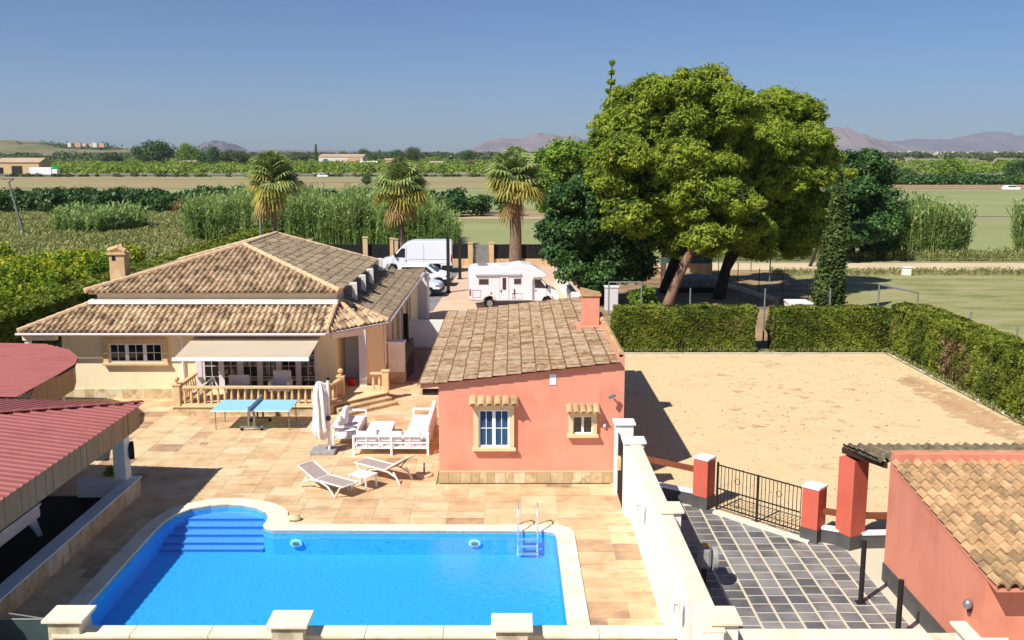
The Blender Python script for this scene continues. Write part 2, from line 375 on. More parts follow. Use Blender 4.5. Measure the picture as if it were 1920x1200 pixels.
# slate forecourt: columns of blocks along Y, staggered
gl=[(3.4,27.5),(5.2,26.15),(7.7,23.7),(8.5,23.3),(8.5,16),(3.4,16)]
mb=MB();x=3.42;ii=0
rs=random.Random(4)
while x<8.5:
    y=16-rs.uniform(0,.45)
    while y<27.5:
        if inpoly(x+.22,y+.2,gl):
            mb.tn=rs.uniform(.1,.9);mb.face((x+.022,max(y+.014,16),0),(min(x+.408,8.5),max(y+.014,16),0),(min(x+.408,8.5),y+.386,0),(x+.022,y+.386,0))
        y+=.414
    x+=.442
o=mb.build('forecourt_paving','slate');o['kind']='structure'
sheet('forecourt_bedding',[gl],-.005,'slate_grout')
sheet('forecourt_apron',[[(8.5,10),(30,10),(30,23.4),(8.5,23.4)]],-.008,'slate_grout')
sheet('sand_arena',[[(2.9,27.4),(5.2,26.15),(7.7,23.75),(8.5,23.35),(22,23.35),(18.35,33.5),(18.15,47.1),(3.0,47.1),(3.0,41)]],-.004,'sand')
sheet('front_strip',[[(-40,5),(40,5),(40,16.9),(-40,16.9)]],-.015,'brown_soil')
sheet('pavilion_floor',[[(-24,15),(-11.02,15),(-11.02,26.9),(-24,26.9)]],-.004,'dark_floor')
sheet('parking_asphalt',[[(-22,60),(-4.9,60),(-4.2,84.5),(-22,84.5)]],.0,'asphalt')
sheet('parking_paving',[[(-6,48.7),(5.5,48.7),(5,84.5),(-6,84.5)]],-.006,'parking_tile')
sheet('alley_paving',[[(-5.2,41.2),(-2.2,41.2),(-2.2,48.5),(-5.2,48.5)]],.004,'alley_floor')
sheet('garden_soil',[[(5.2,48.6),(22,48.6),(21.5,81),(5.2,81)]],-.002,'brown_soil')
sheet('mown_field',[[(20.2,20),(120,20),(120,79),(21.5,79),(20.2,57)]],-.004,'field_mown')
sheet('dirt_track',[[(6,81.5),(300,78.5),(300,87),(6,86.5)]],.01,'dirt_track')
sheet('roadside_verge',[[(21.5,79),(300,76),(300,78.4),(6,81.4)]],.0,'field_brown')
sheet('near_field',[[(-35,89),(300,89),(300,140),(-35,140)]],.0,'field_green')
sheet('left_field',[[(-120,80),(-26,80),(-26,89),(-35,89),(-35,152),(-120,152)]],.0,'dry_grass')
sheet('far_field',[[(-300,236),(60,236),(60,262),(-300,262)]],.03,'field_green')
sheet('far_pasture',[[(60,150),(600,150),(600,258),(60,246)]],.03,'field_green')
sheet('fallow_field',[[(-600,264),(600,264),(600,385),(-600,385)]],.03,'field_brown')
sheet('orchard_soil',[[(-200,149),(10,147),(10,174),(-200,174)]],.02,'field_brown')
sheet('orchard_track',[[(-200,145.5),(60,144.5),(60,146.5),(-200,148.5)]],.03,'dirt_track')
sheet('middle_field',[[(-300,174),(60,174),(60,236),(-300,236)]],.01,'field_green')
sheet('highway',[[(-1500,392),(300,400),(300,425),(-1500,430)]],.15,'highway')
def clods(name,label,poly,n,r0,r1,m,seed,hz=.6):
    rs=random.Random(seed);mb=MB();xs=[p[0] for p in poly];ys=[p[1] for p in poly];k=0
    while k<n:
        x=rs.uniform(min(xs),max(xs));y=rs.uniform(min(ys),max(ys))
        if not inpoly(x,y,poly):continue
        k+=1;r=r0+(r1-r0)*rs.random()**4;a=rs.uniform(0,6.28);mb.tn=rs.random();q=[(x+r*math.cos(a+i*2.1)*rs.uniform(.8,1.5),y+r*math.sin(a+i*2.1),0) for i in range(3)]
        mb.add(q+[(x,y,r*hz)],[(0,1,3),(1,2,3),(2,0,3)])
    o=mb.build(name,m);tag(o,label,'stones',None,'stuff')
AR=[(5.4,26.5),(8.6,23.5),(21,23.5),(18.2,33.5),(18.0,46.9),(3.6,46.9),(3.6,28)]
clods('loose_clods','small loose clods scattered over the sand arena',AR,2600,.008,.05,'clod',5)
DS=[(16.6,41.5),(17.5,42.5),(18.0,38),(18.0,32),(17.6,31),(16.8,33.5),(16.5,37)]
clods('damp_patches','damp brownish sand patches along the right kerb',DS,420,.08,.5,'damp_sand',8,.004)
clods('damp_patches','damp sand smears in the middle of the arena',[(8,33),(14,33),(15,42),(9,43)],60,.08,.35,'damp_sand',9,.004)
# ------------------------------------------------------------------ swimming pool
pool=thing('swimming_pool','blue mosaic swimming pool with rounded stepped end and cream coping','pool',(-4,21.5,0))
def tess(polys,z,name,m,parent):
    pts=[p for P in polys for p in P];tris=tess_(polys)
    me=bpy.data.meshes.new(name);me.from_pydata([(p[0],p[1],z) for p in pts],[],tris);return link(name,me,m,parent)
def tess_(polys):return [tuple(t) for t in tessellate_polygon([[Vector((p[0],p[1],0)) for p in P] for P in polys])]
ZF=-.66
mb=MB();n=len(inner)
for i in range(n):
    a,b=inner[i],inner[(i+1)%n];mb.face((a[0],a[1],ZF),(b[0],b[1],ZF),(b[0],b[1],0),(a[0],a[1],0))
mb.add([(p[0],p[1],ZF) for p in inner],tess_([inner]))
mb.build('basin','pool_tile',pool)
def clipY(P,y):
    out=[]
    for i in range(len(P)):
        a,b=P[i],P[(i+1)%len(P)];ia,ib=a[1]>=y,b[1]>=y
        if ia:out.append(a)
        if ia!=ib:
            t=(y-a[1])/(b[1]-a[1]);out.append((a[0]+(b[0]-a[0])*t,y))
    return out
arch=[(-6.5,23)]+inner[6:17]+[(-9.23,23)]
arch=[(x*.998-.01 if x<-8 else x-.004,y-.004) for x,y in arch]
for i,(py,z) in enumerate(((973,-.2),(988,-.31),(1003,-.41),(1018,-.5),(1031,-.58))):
    y=G(420,py,z)[1];P=clipY(arch,y)
    MB().prism(P,ZF,z).build('step','pool_step_tile',pool)
    xs=[q[0] for q in P if abs(q[1]-y)<1e-6]
    if len(xs)>1:MB().box(min(xs),max(xs),y-.006,y+.02,z-.05,z+.004).build('step_nosing','pool_nosing',pool)
mb=MB();pts=[(p[0],p[1],.035) for p in outer]+[(p[0],p[1],.035) for p in inner];mb.add(pts,tess_([outer,inner]))
for P in (outer,inner):
    for i in range(len(P)-1):
        a,b=P[i],P[i+1];mb.face((a[0],a[1],-.07 if P is inner else 0),(b[0],b[1],-.07 if P is inner else 0),(b[0],b[1],.035),(a[0],a[1],.035))
mb.build('coping','coping_stone',pool)
for x in (-5.6,-.97):
    m_=MB();m_.xf(Matrix.Translation((0,0,-.3*.45))@Matrix.Diagonal((1,1,.55,1)));m_.tube([(x,24.35,-.33),(x,24.22,-.33)],[.16,.16],16);r_=m_.build('pool_light','light_trim',pool)
    m_=MB();m_.xf(Matrix.Translation((0,0,-.3*.45))@Matrix.Diagonal((1,1,.55,1)));m_.tube([(x,24.24,-.33),(x,24.2,-.33)],[.09,.09],16);m_.build('lens','galvanised',r_)
# water: thin clear surface that lets the sun in
wm=bpy.data.materials.new('water');wm.use_nodes=True;n_=wm.node_tree.nodes;l_=wm.node_tree.links
for q in list(n_):
    if q.type!='OUTPUT_MATERIAL':n_.remove(q)
tr=n_.new('ShaderNodeBsdfTransparent');tr.inputs[0].default_value=(.8,.95,1,1)
gl_=n_.new('ShaderNodeBsdfGlossy');gl_.inputs['Roughness'].default_value=.04
fr=n_.new('ShaderNodeFresnel');fr.inputs[0].default_value=1.33;nz=n_.new('ShaderNodeTexNoise');nz.inputs['Scale'].default_value=5;nz.inputs['Detail'].default_value=3
tc=n_.new('ShaderNodeTexCoord');l_.new(tc.outputs['Object'],nz.inputs['Vector']);bp=n_.new('ShaderNodeBump');bp.inputs['Distance'].default_value=.02;bp.inputs['Strength'].default_value=.5
l_.new(nz.outputs['Fac'],bp.inputs['Height']);l_.new(bp.outputs[0],gl_.inputs['Normal']);l_.new(bp.outputs[0],fr.inputs['Normal'])
mx=n_.new('ShaderNodeMixShader');l_.new(fr.outputs[0],mx.inputs[0]);l_.new(tr.outputs[0],mx.inputs[1]);l_.new(gl_.outputs[0],mx.inputs[2]);l_.new(mx.outputs[0],n_['Material Output'].inputs[0])
M['water']=wm
inw=[(x,y) for x,y in inner]
o=tess([inw],-.09,'water','water',None);o['kind']='structure'
# ladder
lad=thing('pool_ladder','chrome pool ladder on the far right pool edge','ladder',(.4,24.3,0))
for x in (.16,.66):
    MB().tube([(x,24.75,.03),(x,24.75,.3),(x,24.7,.55),(x,24.5,.68),(x,24.3,.62),(x,24.16,.4),(x,24.12,.1),(x,24.12,-.6)],.022,8).build('handrail','chrome',lad,smooth=True)
for z in (-.15,-.35,-.55):MB().box(.16,.66,24.08,24.16,z-.015,z+.015).build('rung','chrome',lad)
# stone by pool
st=MB();st.lathe([(.02,0),(.16,.01),(.19,.06),(.16,.12),(.08,.16),(.01,.17)],(0,0,0),10)
o=st.build('round_stone','stone_boulder',smooth=True);o.location=(-5.82,25.05,0);o.scale=(1.05,.8,1);tag(o,'pale rounded stone lying beside the curved pool coping','stone')
# ------------------------------------------------------------------ front parapet
par=thing('parapet_wall','low cream parapet with flat capstones along the near pool edge','wall',(0,17.6,0))
MB().box(-8.75,3.1,17.42,17.72,0,.62).build('wall_body','old_white',par)
MB().box(3.45,9.6,17.3,17.6,0,.62).build('wall_body','old_white',par)
for i in range(8):
    x0=-8.7+i*1.48;MB().box(x0,x0+1.472,17.36,17.78,.62,.69).build('capstone','coping_stone',par,bevel=.012)
for x0 in (4.1,6.0):MB().box(x0,min(x0+1.89,8.2),17.22,17.64,.62,.69).build('capstone','coping_stone',par,bevel=.012)
for i,(x,y) in enumerate(((-8.47,17.66),(-4.2,17.45),(0,17.32),(8.62,17.0))):
    t=thing('parapet_pillar',['square stone parapet pillar, leftmost, beside the dark gate','square stone parapet pillar, second from the left along the pool','square stone parapet pillar, third from the left, in front of the ladder','square white parapet pillar in front of the tiled red building'][i],'pillar',(x,y,0),'pillars along the front parapet')
    MB().box(x-.3,x+.3,y-.27,y+.27,0,.94).build('pillar_body','old_white' if i<3 else 'white_plaster',t,bevel=.01)
    MB().box(x-.39,x+.39,y-.34,y+.34,.94,1.0).build('cap','coping_stone',t,bevel=.012)
gt=thing('low_gate','dark green metal gate at the bottom left corner','gate',(-9.8,17.7,0))
MB().box(-11.0,-8.85,17.68,17.72,0,.82).build('gate_panel','gate_green',gt)
m_=MB();m_.tube([(-11,17.7,.85),(-8.85,17.7,.85)],.02)
for a,b in (((-10.95,.85),(-10.2,.98)),((-10.2,.98),(-9.95,.9)),((-9.95,.9),(-9.7,.98)),((-9.7,.98),(-8.9,.85))):m_.tube([(a[0],17.7,a[1]),(b[0],17.7,b[1])],.014)
m_.build('scroll_rail','galvanised',gt)
# ------------------------------------------------------------------ white dividing wall
ww=thing('dividing_wall','tall white plastered wall between the pool terrace and the slate forecourt','wall',(3.3,21,0))
MB().prism([(3.12,14.9),(3.44,14.9),(3.40,25.2),(3.15,25.2)],0,2.0).build('wall_body','white_plaster',ww,bevel=.01)
MB().prism([(3.09,14.9),(3.47,14.9),(3.43,25.2),(3.12,25.2)],2.0,2.05).build('capstone','coping_stone',ww,bevel=.012)
for x,y,z in ((3.42,20.35,2.08),(3.5,15.3,2.08)):
    p=MB().box(x-.2,x+.2,y-.25,y+.25,0,z).build('pier','white_plaster',ww);MB().box(x-.26,x+.26,y-.31,y+.31,z,z+.06).build('cap','coping_stone',p,bevel=.01)
for i,(x,y,h) in enumerate(((3.2,27.3,2.05),(3.26,25.5,2.05))):
    t=thing('gate_pillar',['taller white gate pillar against the pink pool house corner','shorter white gate pillar at the head of the dividing wall'][i],'pillar',(x,y,0),'white pillars of the side gate')
    MB().box(x-.25,x+.25,y-.24,y+.24,0,h).build('pillar_body','white_plaster',t,bevel=.008);MB().box(x-.31,x+.31,y-.29,y+.29,h,h+.06).build('cap','white_paint',t,bevel=.01)
t=thing('side_gate','narrow black iron gate between the two white gate pillars','gate',(3.12,27.15,0))
m_=MB()
for i in range(12):m_.tube([(3.02,25.78+.11*i,.05),(3.02,25.78+.11*i,1.85)],.012,6)
m_.build('bars','iron',t)
for z in (.1,1.0,1.8):MB().bar((3.02,25.76,z),(3.02,27.04,z),.03).build('rail','iron',t)
MB().box(2.93,3.02,26.2,26.45,1.0,1.35).build('letter_box','carved_stone',t,bevel=.01)
def lantern(x,y,z,i):
    t=thing('wall_lantern',['cream metal lantern on the white wall, near its middle','cream metal lantern on the white wall, near the front parapet'][i],'lantern',(x,y,z),'lanterns on the dividing wall')
    MB().tube([(x+.02,y,z-.12),(x+.02,y,z+.3)],.014,6).build('backplate','cream_plastic',t)
    MB().tube([(x,y,z+.2),(x-.06,y,z+.3),(x-.15,y,z+.3),(x-.18,y,z+.2)],.01,6).build('hook','cream_plastic',t)
    m_=MB();m_.lathe([(.03,.2),(.09,.14),(.1,.12)],(x-.18,y,z),6)
    for k in range(6):
        a=k*math.pi/3;m_.tube([(x-.18+.08*math.cos(a),y+.08*math.sin(a),z-.08),(x-.18+.085*math.cos(a),y+.085*math.sin(a),z+.12)],.007,5)
    m_.lathe([(.02,-.1),(.085,-.09),(.085,-.07)],(x-.18,y,z),6);m_.build('cage','cream_plastic',t)
    MB().lathe([(.06,-.07),(.065,.11)],(x-.18,y,z),6).build('lamp_glass','camper_white',t)
lantern(3.13,22.0,1.48,0);lantern(3.11,16.6,1.62,1)
# ------------------------------------------------------------------ window helper (front faces toward -Y)
def window(parent,Y,x0,x1,z0,z1,nx=2,cols=2,rows=2,frame='white_paint',glass='glass_dark',sur='carved_stone',sw=.13,sd=.1,sill=True,solid=.05):
    if sur:
        m_=MB();m_.box(x0-sw,x0,Y-sd,Y,z0,z1+sw);m_.box(x1,x1+sw,Y-sd,Y,z0,z1+sw);m_.box(x0,x1,Y-sd,Y,z1,z1+sw)
        s=m_.build('window_surround',sur,parent)
    if sill:
        MB().box(x0-sw-.05,x1+sw+.05,Y-sd-.06,Y,z0-.1,z0).build('sill',sur,parent,bevel=.012)
    W=(x1-x0)/nx;m_=MB();y0=Y-.045
    for k in range(nx):
        a,b=x0+k*W,x0+(k+1)*W
        m_.box(a,a+solid,y0,Y,z0,z1);m_.box(b-solid,b,y0,Y,z0,z1);m_.box(a+solid,b-solid,y0,Y,z0,z0+solid);m_.box(a+solid,b-solid,y0,Y,z1-solid,z1)
        for q in range(1,cols):
            xx=a+solid+(b-a-2*solid)*q/cols;m_.box(xx-.01,xx+.01,y0+.01,Y-.003,z0+solid,z1-solid)
        for q in range(1,rows):
            zz=z0+solid+(z1-z0-2*solid)*q/rows;m_.box(a+solid,b-solid,y0+.012,Y-.004,zz-.01,zz+.01)
    f=m_.build('window_frame',frame,parent)
    m_=MB();m_.box(x0+.01,x1-.01,Y-.012,Y-.002,z0+.01,z1-.01);m_.build('pane',glass,f)
    return f
# ------------------------------------------------------------------ pink pool house
ph=thing('pool_house','pink plastered pool house with lichen covered sloping tile roof','house',(.5,34,0))
px0,px1,py0,py1=-2.15,3.28,28.05,40.7
def rz_(x):return 3.02+(x+2.15)*.118
mb=MB();mb.prism([(px0,0),(px1,0),(px1,3.86),(px1-.16,3.9),(px1-.2,rz_(px1-.2)),(px0,rz_(px0))],py0,py1,'y');mb.build('wall','pink_plaster',ph)
mb=MB()
x=px0-.012
while x<px1-.1:
    ww_=rnd.uniform(.22,.42);mb.tn=rnd.random();mb.box(x+.004,min(x+ww_,px1)-.004,py0-.022,py0,0,.34);x+=ww_
mb.build('stone_skirting','stone_skirt',ph)
MB().box(px0,px1,py0-.03,py0,.34,.375).build('skirting_cap','pale_carved_stone',ph)
z0=rz_(px0)
sl_=math.sqrt(1+.118**2)
tile_roof('roof_tiles',(-2.72,27.86,rz_(-2.72)+.06),(0,1,0),13.1,(1,0,.118),(3.1+2.72)*sl_,[],'roof_tile_lichen',ph,ex=.43,amp=.3,seed=2,step=.035,jit=.5,tv=.11,line=-.02)
MB().prism([(-2.66,rz_(-2.66)-.06),(px0,rz_(px0)-.06),(px0,rz_(px0)+.05),(-2.66,rz_(-2.66)+.05)],27.95,40.8,'y').build('eave_board','pink_plaster',ph)
MB().box(-2.62,-2.15,28.06,28.2,2.68,2.84).build('eave_beam','dark_wood',ph)
mb=MB();ridge(mb,(3.16,28.05,3.92),(3.16,40.7,3.92),.1,.34);mb.build('verge_tiles','roof_tile_orange',ph,smooth=True)
ch=MB();ch.box(2.45,3.05,33.9,34.5,3.4,4.75);ch.prism([(2.25,33.7),(3.2,33.7),(3.2,34.7),(2.25,34.7)],3.4,3.72);ch=ch.build('chimney','pink_plaster',ph,bevel=.02)
mb=MB();mb.prism([(2.4,4.75),(3.1,4.75),(3.1,4.82),(2.4,4.98)],33.85,34.55,'y');mb.build('chimney_cap','roof_tile_orange',ch)
def hood(x0,x1,z,n):
    h=MB().box(x0+.02,x1-.02,py0-.3,py0,z-.04,z).build('hood_shelf','carved_stone',ph)
    mb=MB();w_=(x1-x0)/n
    for i in range(n):
        mb.tn=rnd.uniform(.3,.9);xx=x0+(i+.5)*w_
        P=[(xx+math.cos(a)*w_*.52,math.sin(a)*w_*.42) for a in [math.pi*k/6 for k in range(7)]]
        v=[];f=[]
        for (yy,zz) in ((py0-.38,z-.02),(py0,z+.13)):
            for p in P:v.append((p[0],yy,zz+p[1]))
            for p in P:v.append((p[0]*.84+xx*.16,yy,zz+p[1]*.75))
        for k in range(6):f+=[(k,k+1,15+k,14+k),(7+k,21+k,22+k,8+k),(k,7+k,8+k,k+1)]
        mb.add(v,f)
    mb.build('hood_tiles','roof_tile_orange',h,smooth=True)
a=A(897,768,28);b=A(955,838,28);window(ph,py0,a[0],b[0],b[1],a[1],2,2,2,glass='glass_blue',sur='pale_carved_stone',sw=.14,sd=.12);hood(a[0]-.27,b[0]+.27,a[1]+.2,6)
a=A(1074,780,28);b=A(1111,813,28);window(ph,py0,a[0],b[0],b[1],a[1],2,1,1,glass='glass_dark',sur='pale_carved_stone',sw=.12,sd=.12,solid=.035);hood(a[0]-.2,b[0]+.2,a[1]+.17,5)
a=A(1031,702,28);b=A(1043,722,28);o=MB().box(a[0],b[0],py0-.02,py0-.002,b[1],a[1]).build('wall_plaque','white_paint');tag(o,'small white notice plate high on the pink front wall','sign')
t=thing('security_camera','white security camera near the top right corner of the pink wall','camera',(A(1150,745,27.9)[0],27.95,A(1150,745,27.9)[1]))
X,Z=A(1150,745,27.9);MB().tube([(X-.14,27.75,Z+.03),(X+.04,27.85,Z+.08)],.05,10).build('camera_body','galvanised',t);MB().tube([(X+.02,28.05,Z-.06),(X+.0,27.85,Z+.03)],.025,8).build('bracket','white_paint',t)
X,Z=A(1134,799,27.9);o=MB().lathe([(.02,-.07),(.05,-.04),(.05,.04),(.02,.07)],(0,0,0),10).build('wall_light','white_paint',smooth=True);o.location=(X,28.0,Z);tag(o,'small white oval wall light right of the small pink wall window','light')
def ac(loc,label,cat,rz=0,sz=(.85,.34,.62),group=None):
    w_,d_,h_=sz;t=thing('air_conditioner',label,cat,(0,0,0),group)
    MB().box(-w_/2,w_/2,-d_/2,d_/2,.06,h_).build('casing','cream_plastic',t,bevel=.015)
    m_=MB();m_.box(-w_/2+.06,w_/2-.22,-d_/2-.012,-d_/2-.002,.12,h_-.08);m_.build('fan_grille','galvanised',t)
    for q in (-w_/2+.05,w_/2-.12):MB().box(q,q+.07,-d_/2,d_/2,0,.06).build('foot','black_plastic',t)
    t.location=loc;t.rotation_euler=(0,0,rz);return t
ac((3.75,37.3,1.9),'white air conditioner on the sand side of the pink pool house','air conditioner',R(90))
# ------------------------------------------------------------------ yellow house
yh=thing('main_house','cream yellow bungalow with two tier terracotta tile hip roof','house',(-12,45,0))
wallp=[(-17.75,38.2),(-6.95,38.2),(-6.95,40.2),(-6.05,40.2),(-6.05,39.15),(-5.92,39.15),(-5.32,40.1),(-5.32,52),(-5.5,57),(-17.75,57)]
MB().prism(wallp,0,2.72).build('wall','cream_plaster',yh)
MB().box(-16.8,-7.1,39.55,50.2,2.72,4.16).build('upper_wall','peach_plaster',yh)
mb=MB();x=-17.77
while x<-12.7:
    w_=rnd.uniform(.3,.7);mb.tn=rnd.random();mb.box(x,min(x+w_,-12.6)-.006,38.17,38.2,0,.4);x+=w_
mb.build('stone_skirting','stone_skirt',yh)
# lower roof (eave Y 37.5 z 2.8; upper wall Y 39.5 z 3.66)
SL=.86/2.0
Z=Vector((0,0,1))
def pl(a,b,keep):
    a=Vector((a[0],a[1],0));b=Vector((b[0],b[1],0));n=(b-a).cross(Z).normalized()
    if (Vector((keep[0],keep[1],0))-a).dot(n)>0:n=-n
    return (a,n)
ez=2.8
hipL=((-19.1,37.5),(-16.9,39.5));hip1=((-7.17,37.5),(-7.1,39.5));hip2=((-5.96,39.03),(-7.0,39.55));hip3=((-5.12,40.04),(-7.0,39.9))
tile_roof('front_roof_tiles',(-19.1,37.5,ez),(1,0,0),12.2,(0,1,SL),2.0*math.hypot(1,SL),[pl(*hipL,(-12,38)),pl(*hip1,(-12,38))],'roof_tile',yh,seed=3)
v=Vector((-1,0,SL))
tile_roof('side_roof_tiles',(-5.15,39.9,ez),(0,1,0),18.4,(-1,0,SL*1.02),1.9*math.hypot(1,SL),[pl(*hip3,(-5.5,45)),pl((-5.1,58.2),(-6.95,50.4),(-5.5,45))],'roof_tile_aged',yh,seed=4)
d=Vector((1.21,1.53,0)).normalized();up=Vector((-d.y,d.x,0))
tile_roof('corner_roof_tiles',Vector((-7.17,37.5,ez)),d,1.96,up+Vector((0,0,.86/1.3)),2.2,[pl(*hip1,(-6.3,38.8)),pl(*hip2,(-6.5,38.6)),((-7.1,39.5,0),up)],'roof_tile',yh,seed=5)
d=Vector((.84,1.01,0)).normalized();up=Vector((-d.y,d.x,0))
tile_roof('bay_roof_tiles',Vector((-5.96,39.03,ez)),d,1.32,up+Vector((0,0,.86/1.25)),2.1,[pl(*hip2,(-5.6,39.7)),pl(*hip3,(-5.6,39.5)),pl((-7.1,38.9),(-7.1,41),(-5,40))],'roof_tile',yh,seed=6)
tile_roof('left_roof_tiles',(-19.1,37.5,ez),(0,1,0),16,(1,0,SL*.9),2.25*math.hypot(1,SL),[pl(*hipL,(-18,44))],'roof_tile',yh,seed=7)
for a_,b_ in (((-19.1,37.5,ez+.06),(-16.9,39.5,3.72)),((-7.17,37.5,ez+.06),(-7.1,39.5,3.7)),((-5.96,39.03,ez+.06),(-7.0,39.55,3.74)),((-5.12,40.04,ez+.06),(-7.0,39.9,3.72))):
    mb=MB();ridge(mb,a_,b_);mb.build('hip_tiles','mortar',yh,smooth=True)
MB().box(-17.0,-7.0,39.14,39.54,3.66,3.82).build('string_course','white_plaster',yh)
MB().prism([(-19.0,37.55),(-7.2,37.55),(-6.0,39.06),(-5.2,40.0),(-5.2,50.5),(-17,50.5),(-19.0,50.5)],2.66,2.76).build('soffit','peach_plaster',yh)
# upper roof
uz=4.14
tile_roof('upper_front_tiles',(-17.1,39.1,uz),(1,0,0),10.25,(0,1,.27),5.15*math.hypot(1,.27),[pl((-17.1,39.1),(-12.0,44.2),(-12,40)),pl((-6.88,39.1),(-12.0,44.2),(-12,40))],'roof_tile',yh,seed=8)
tile_roof('upper_right_tiles',(-6.88,39.1,uz),(0,1,0),11.3,(-1,0,.27),5.15*math.hypot(1,.27),[pl((-6.88,39.1),(-12.0,44.2),(-8,46))],'roof_tile_aged',yh,seed=9)
tile_roof('upper_left_tiles',(-17.1,39.1,uz),(0,1,0),11.3,(1,0,.27),5.15*math.hypot(1,.27),[pl((-17.1,39.1),(-12.0,44.2),(-16,46))],'roof_tile_aged',yh,seed=10)
mb=MB();rz2=uz+5.12*.27+.07
ridge(mb,(-17.1,39.1,uz+.07),(-12,44.2,rz2));ridge(mb,(-6.88,39.1,uz+.07),(-12,44.2,rz2));ridge(mb,(-12,44.2,rz2),(-12,50.4,rz2));ridge(mb,(-12,50.4,rz2),(-17.1,50.4,uz+.07));ridge(mb,(-12,50.4,rz2),(-6.88,50.4,uz+.07),.08)
mb.build('upper_hip_tiles','mortar',yh,smooth=True)
MB().prism([(-17.0,39.2),(-7.0,39.2),(-7.0,50.3),(-17,50.3)],4.05,4.12).build('upper_soffit','cream_plaster',yh)
# gutters & downpipe
MB().tube([(-19.15,37.42,2.74),(-7.2,37.42,2.74),(-5.95,38.95,2.74),(-5.05,40.0,2.74),(-5.05,57.9,2.74)],.06,8).build('gutter','gutter',yh,smooth=True)
X=A(341,650,38.1)[0];MB().tube([(X,37.5,2.7),(X,38.1,2.5),(X,38.12,0.4)],.045,8).build('downpipe','white_paint',yh)
MB().tube([(-5.25,40.15,2.7),(-5.25,40.15,1.0)],.04,8).build('downpipe','white_paint',yh)
# window left
a=A(204,643,38.2);b=A(307,679,38.2);window(yh,38.2,a[0],b[0],b[1],a[1],3,2,2,glass='glass_dark',sw=.2,sd=.14,solid=.07)
# french doors
X0,X1=A(380,700,38.2)[0],A(596,700,38.2)[0]
window(yh,38.2,X0,X1,.36,2.3,6,2,4,frame='lilac_white',glass='glass_dark',sur=None,sill=False,solid=.11)
MB().box(X0-.25,X0,38.13,38.2,.36,2.4).build('door_jamb','lilac_white',yh)
mb=MB();rr=random.Random(3)
for k in range(6):
    a_=X0+(X1-X0)*(k+.16)/6;
    for q in range(3):
        xx=a_+rr.uniform(0,.35);zz=rr.uniform(.7,1.5);mb.box(xx,xx+rr.uniform(.06,.16),38.182,38.1865,zz,zz+rr.uniform(.2,.6))
# awning
aw=thing('awning','beige retractable awning with white front bar over the terrace doors','awning',(-9.9,37,2.4))
MB().add([(-12.45,38.1,2.56),(-7.5,38.1,2.56),(-7.5,35.55,2.2),(-12.45,35.55,2.2),(-12.45,38.1,2.54),(-7.5,38.1,2.54),(-7.5,35.55,2.18),(-12.45,35.55,2.18)],[(0,1,2,3),(4,7,6,5),(0,3,7,4),(1,5,6,2)]).build('canopy','awning_cloth',aw)
MB().box(-12.5,-7.46,35.46,35.55,2.1,2.23).build('front_bar','white_paint',aw,bevel=.02)
MB().box(-12.5,-7.46,38.02,38.18,2.5,2.64).build('cassette','white_paint',aw,bevel=.02)
for x in (-12.2,-7.8):MB().bar((x,38.05,2.42),(x+.02,35.6,2.12),.05).build('arm','white_paint',aw)
# porch : door and column
MB().box(-6.93,-6.2,40.1,40.19,.36,2.35).build('porch_door','lilac_white',yh)
MB().box(-6.16,-5.86,38.86,39.1,0,2.66).build('porch_column','lilac_white',yh,bevel=.01)
MB().bar((-7.1,38.1,2.58),(-5.95,39.0,2.58),.22,.24).build('porch_beam','peach_plaster',yh)
# side windows of house (face +x)
for y0,y1,z0,z1 in ((41.0,42.6,.6,2.4),(45.0,46.3,.9,2.4),(49,50,.9,2.4)):
    m_=MB();m_.box(-5.32,-5.2,y0-.15,y0,z0,z1+.12);m_.box(-5.32,-5.2,y1,y1+.15,z0,z1+.12);m_.box(-5.32,-5.2,y0,y1,z1,z1+.12);f=m_.build('window_surround','carved_stone',yh)
    MB().box(-5.315,-5.27,y0,y1,z0,z1).build('shutter','lilac_white',f)
MB().box(-5.9,-4.95,57,58.6,0,2.6).build('rear_wing','lilac_white',yh)
# left porch
MB().box(-19.0,-18.8,37.75,37.95,0,2.66).build('left_porch_column','white_paint',yh,bevel=.01)
MB().box(-19.05,-17.75,37.7,37.95,2.45,2.66).build('left_porch_beam','cream_plaster',yh)
# chimney
cx,cy=-16.9,42.3
cm=MB();cm.box(cx-.33,cx+.33,cy-.3,cy+.3,3.9,5.45);cm=cm.build('chimney','beige_block',yh,bevel=.015)
m_=MB();m_.box(cx-.4,cx+.4,cy-.36,cy+.36,5.35,5.43)
m_.tube([(cx-.36,cy-.2,5.52),(cx+.1,cy-.22,5.68)],[.12,.1],8);m_.tube([(cx+.36,cy-.2,5.5),(cx-.05,cy-.2,5.7)],[.12,.1],8);m_.tube([(cx-.34,cy+.2,5.52),(cx+.1,cy+.2,5.68)],[.12,.1],8)
m_.build('chimney_cap','beige_block',cm,smooth=True)
m_=MB();m_.box(cx-.2,cx-.05,cy-.312,cy-.3,5.1,5.3);m_.build('flue_opening','black_panel',cm)
m_=MB();pp=[(cx+.0+.22*math.cos(a),4.35+.35*math.sin(a)) for a in [math.pi*k/8 for k in range(9)]];m_.prism(pp+[(cx-.22,3.95),(cx+.22,3.95)],cy-.312,cy-.3,'y');m_.build('arch_recess','carved_stone',cm)
# AC units on lower side roof
for i,(apx,apy) in enumerate(((656,562),(673,546),(688,533),(706,511))):
    gx,gy=G(apx,apy,3.5)
    ac((gx,gy,3.45),['air conditioner on the tiled side roof, nearest the front corner','air conditioner on the side roof, second from the front','air conditioner on the side roof, third from the front','air conditioner on the side roof, farthest, by the white van'][i],'air conditioner',R(12),(.62,.4,.78),'air conditioners on the bungalow side roof')
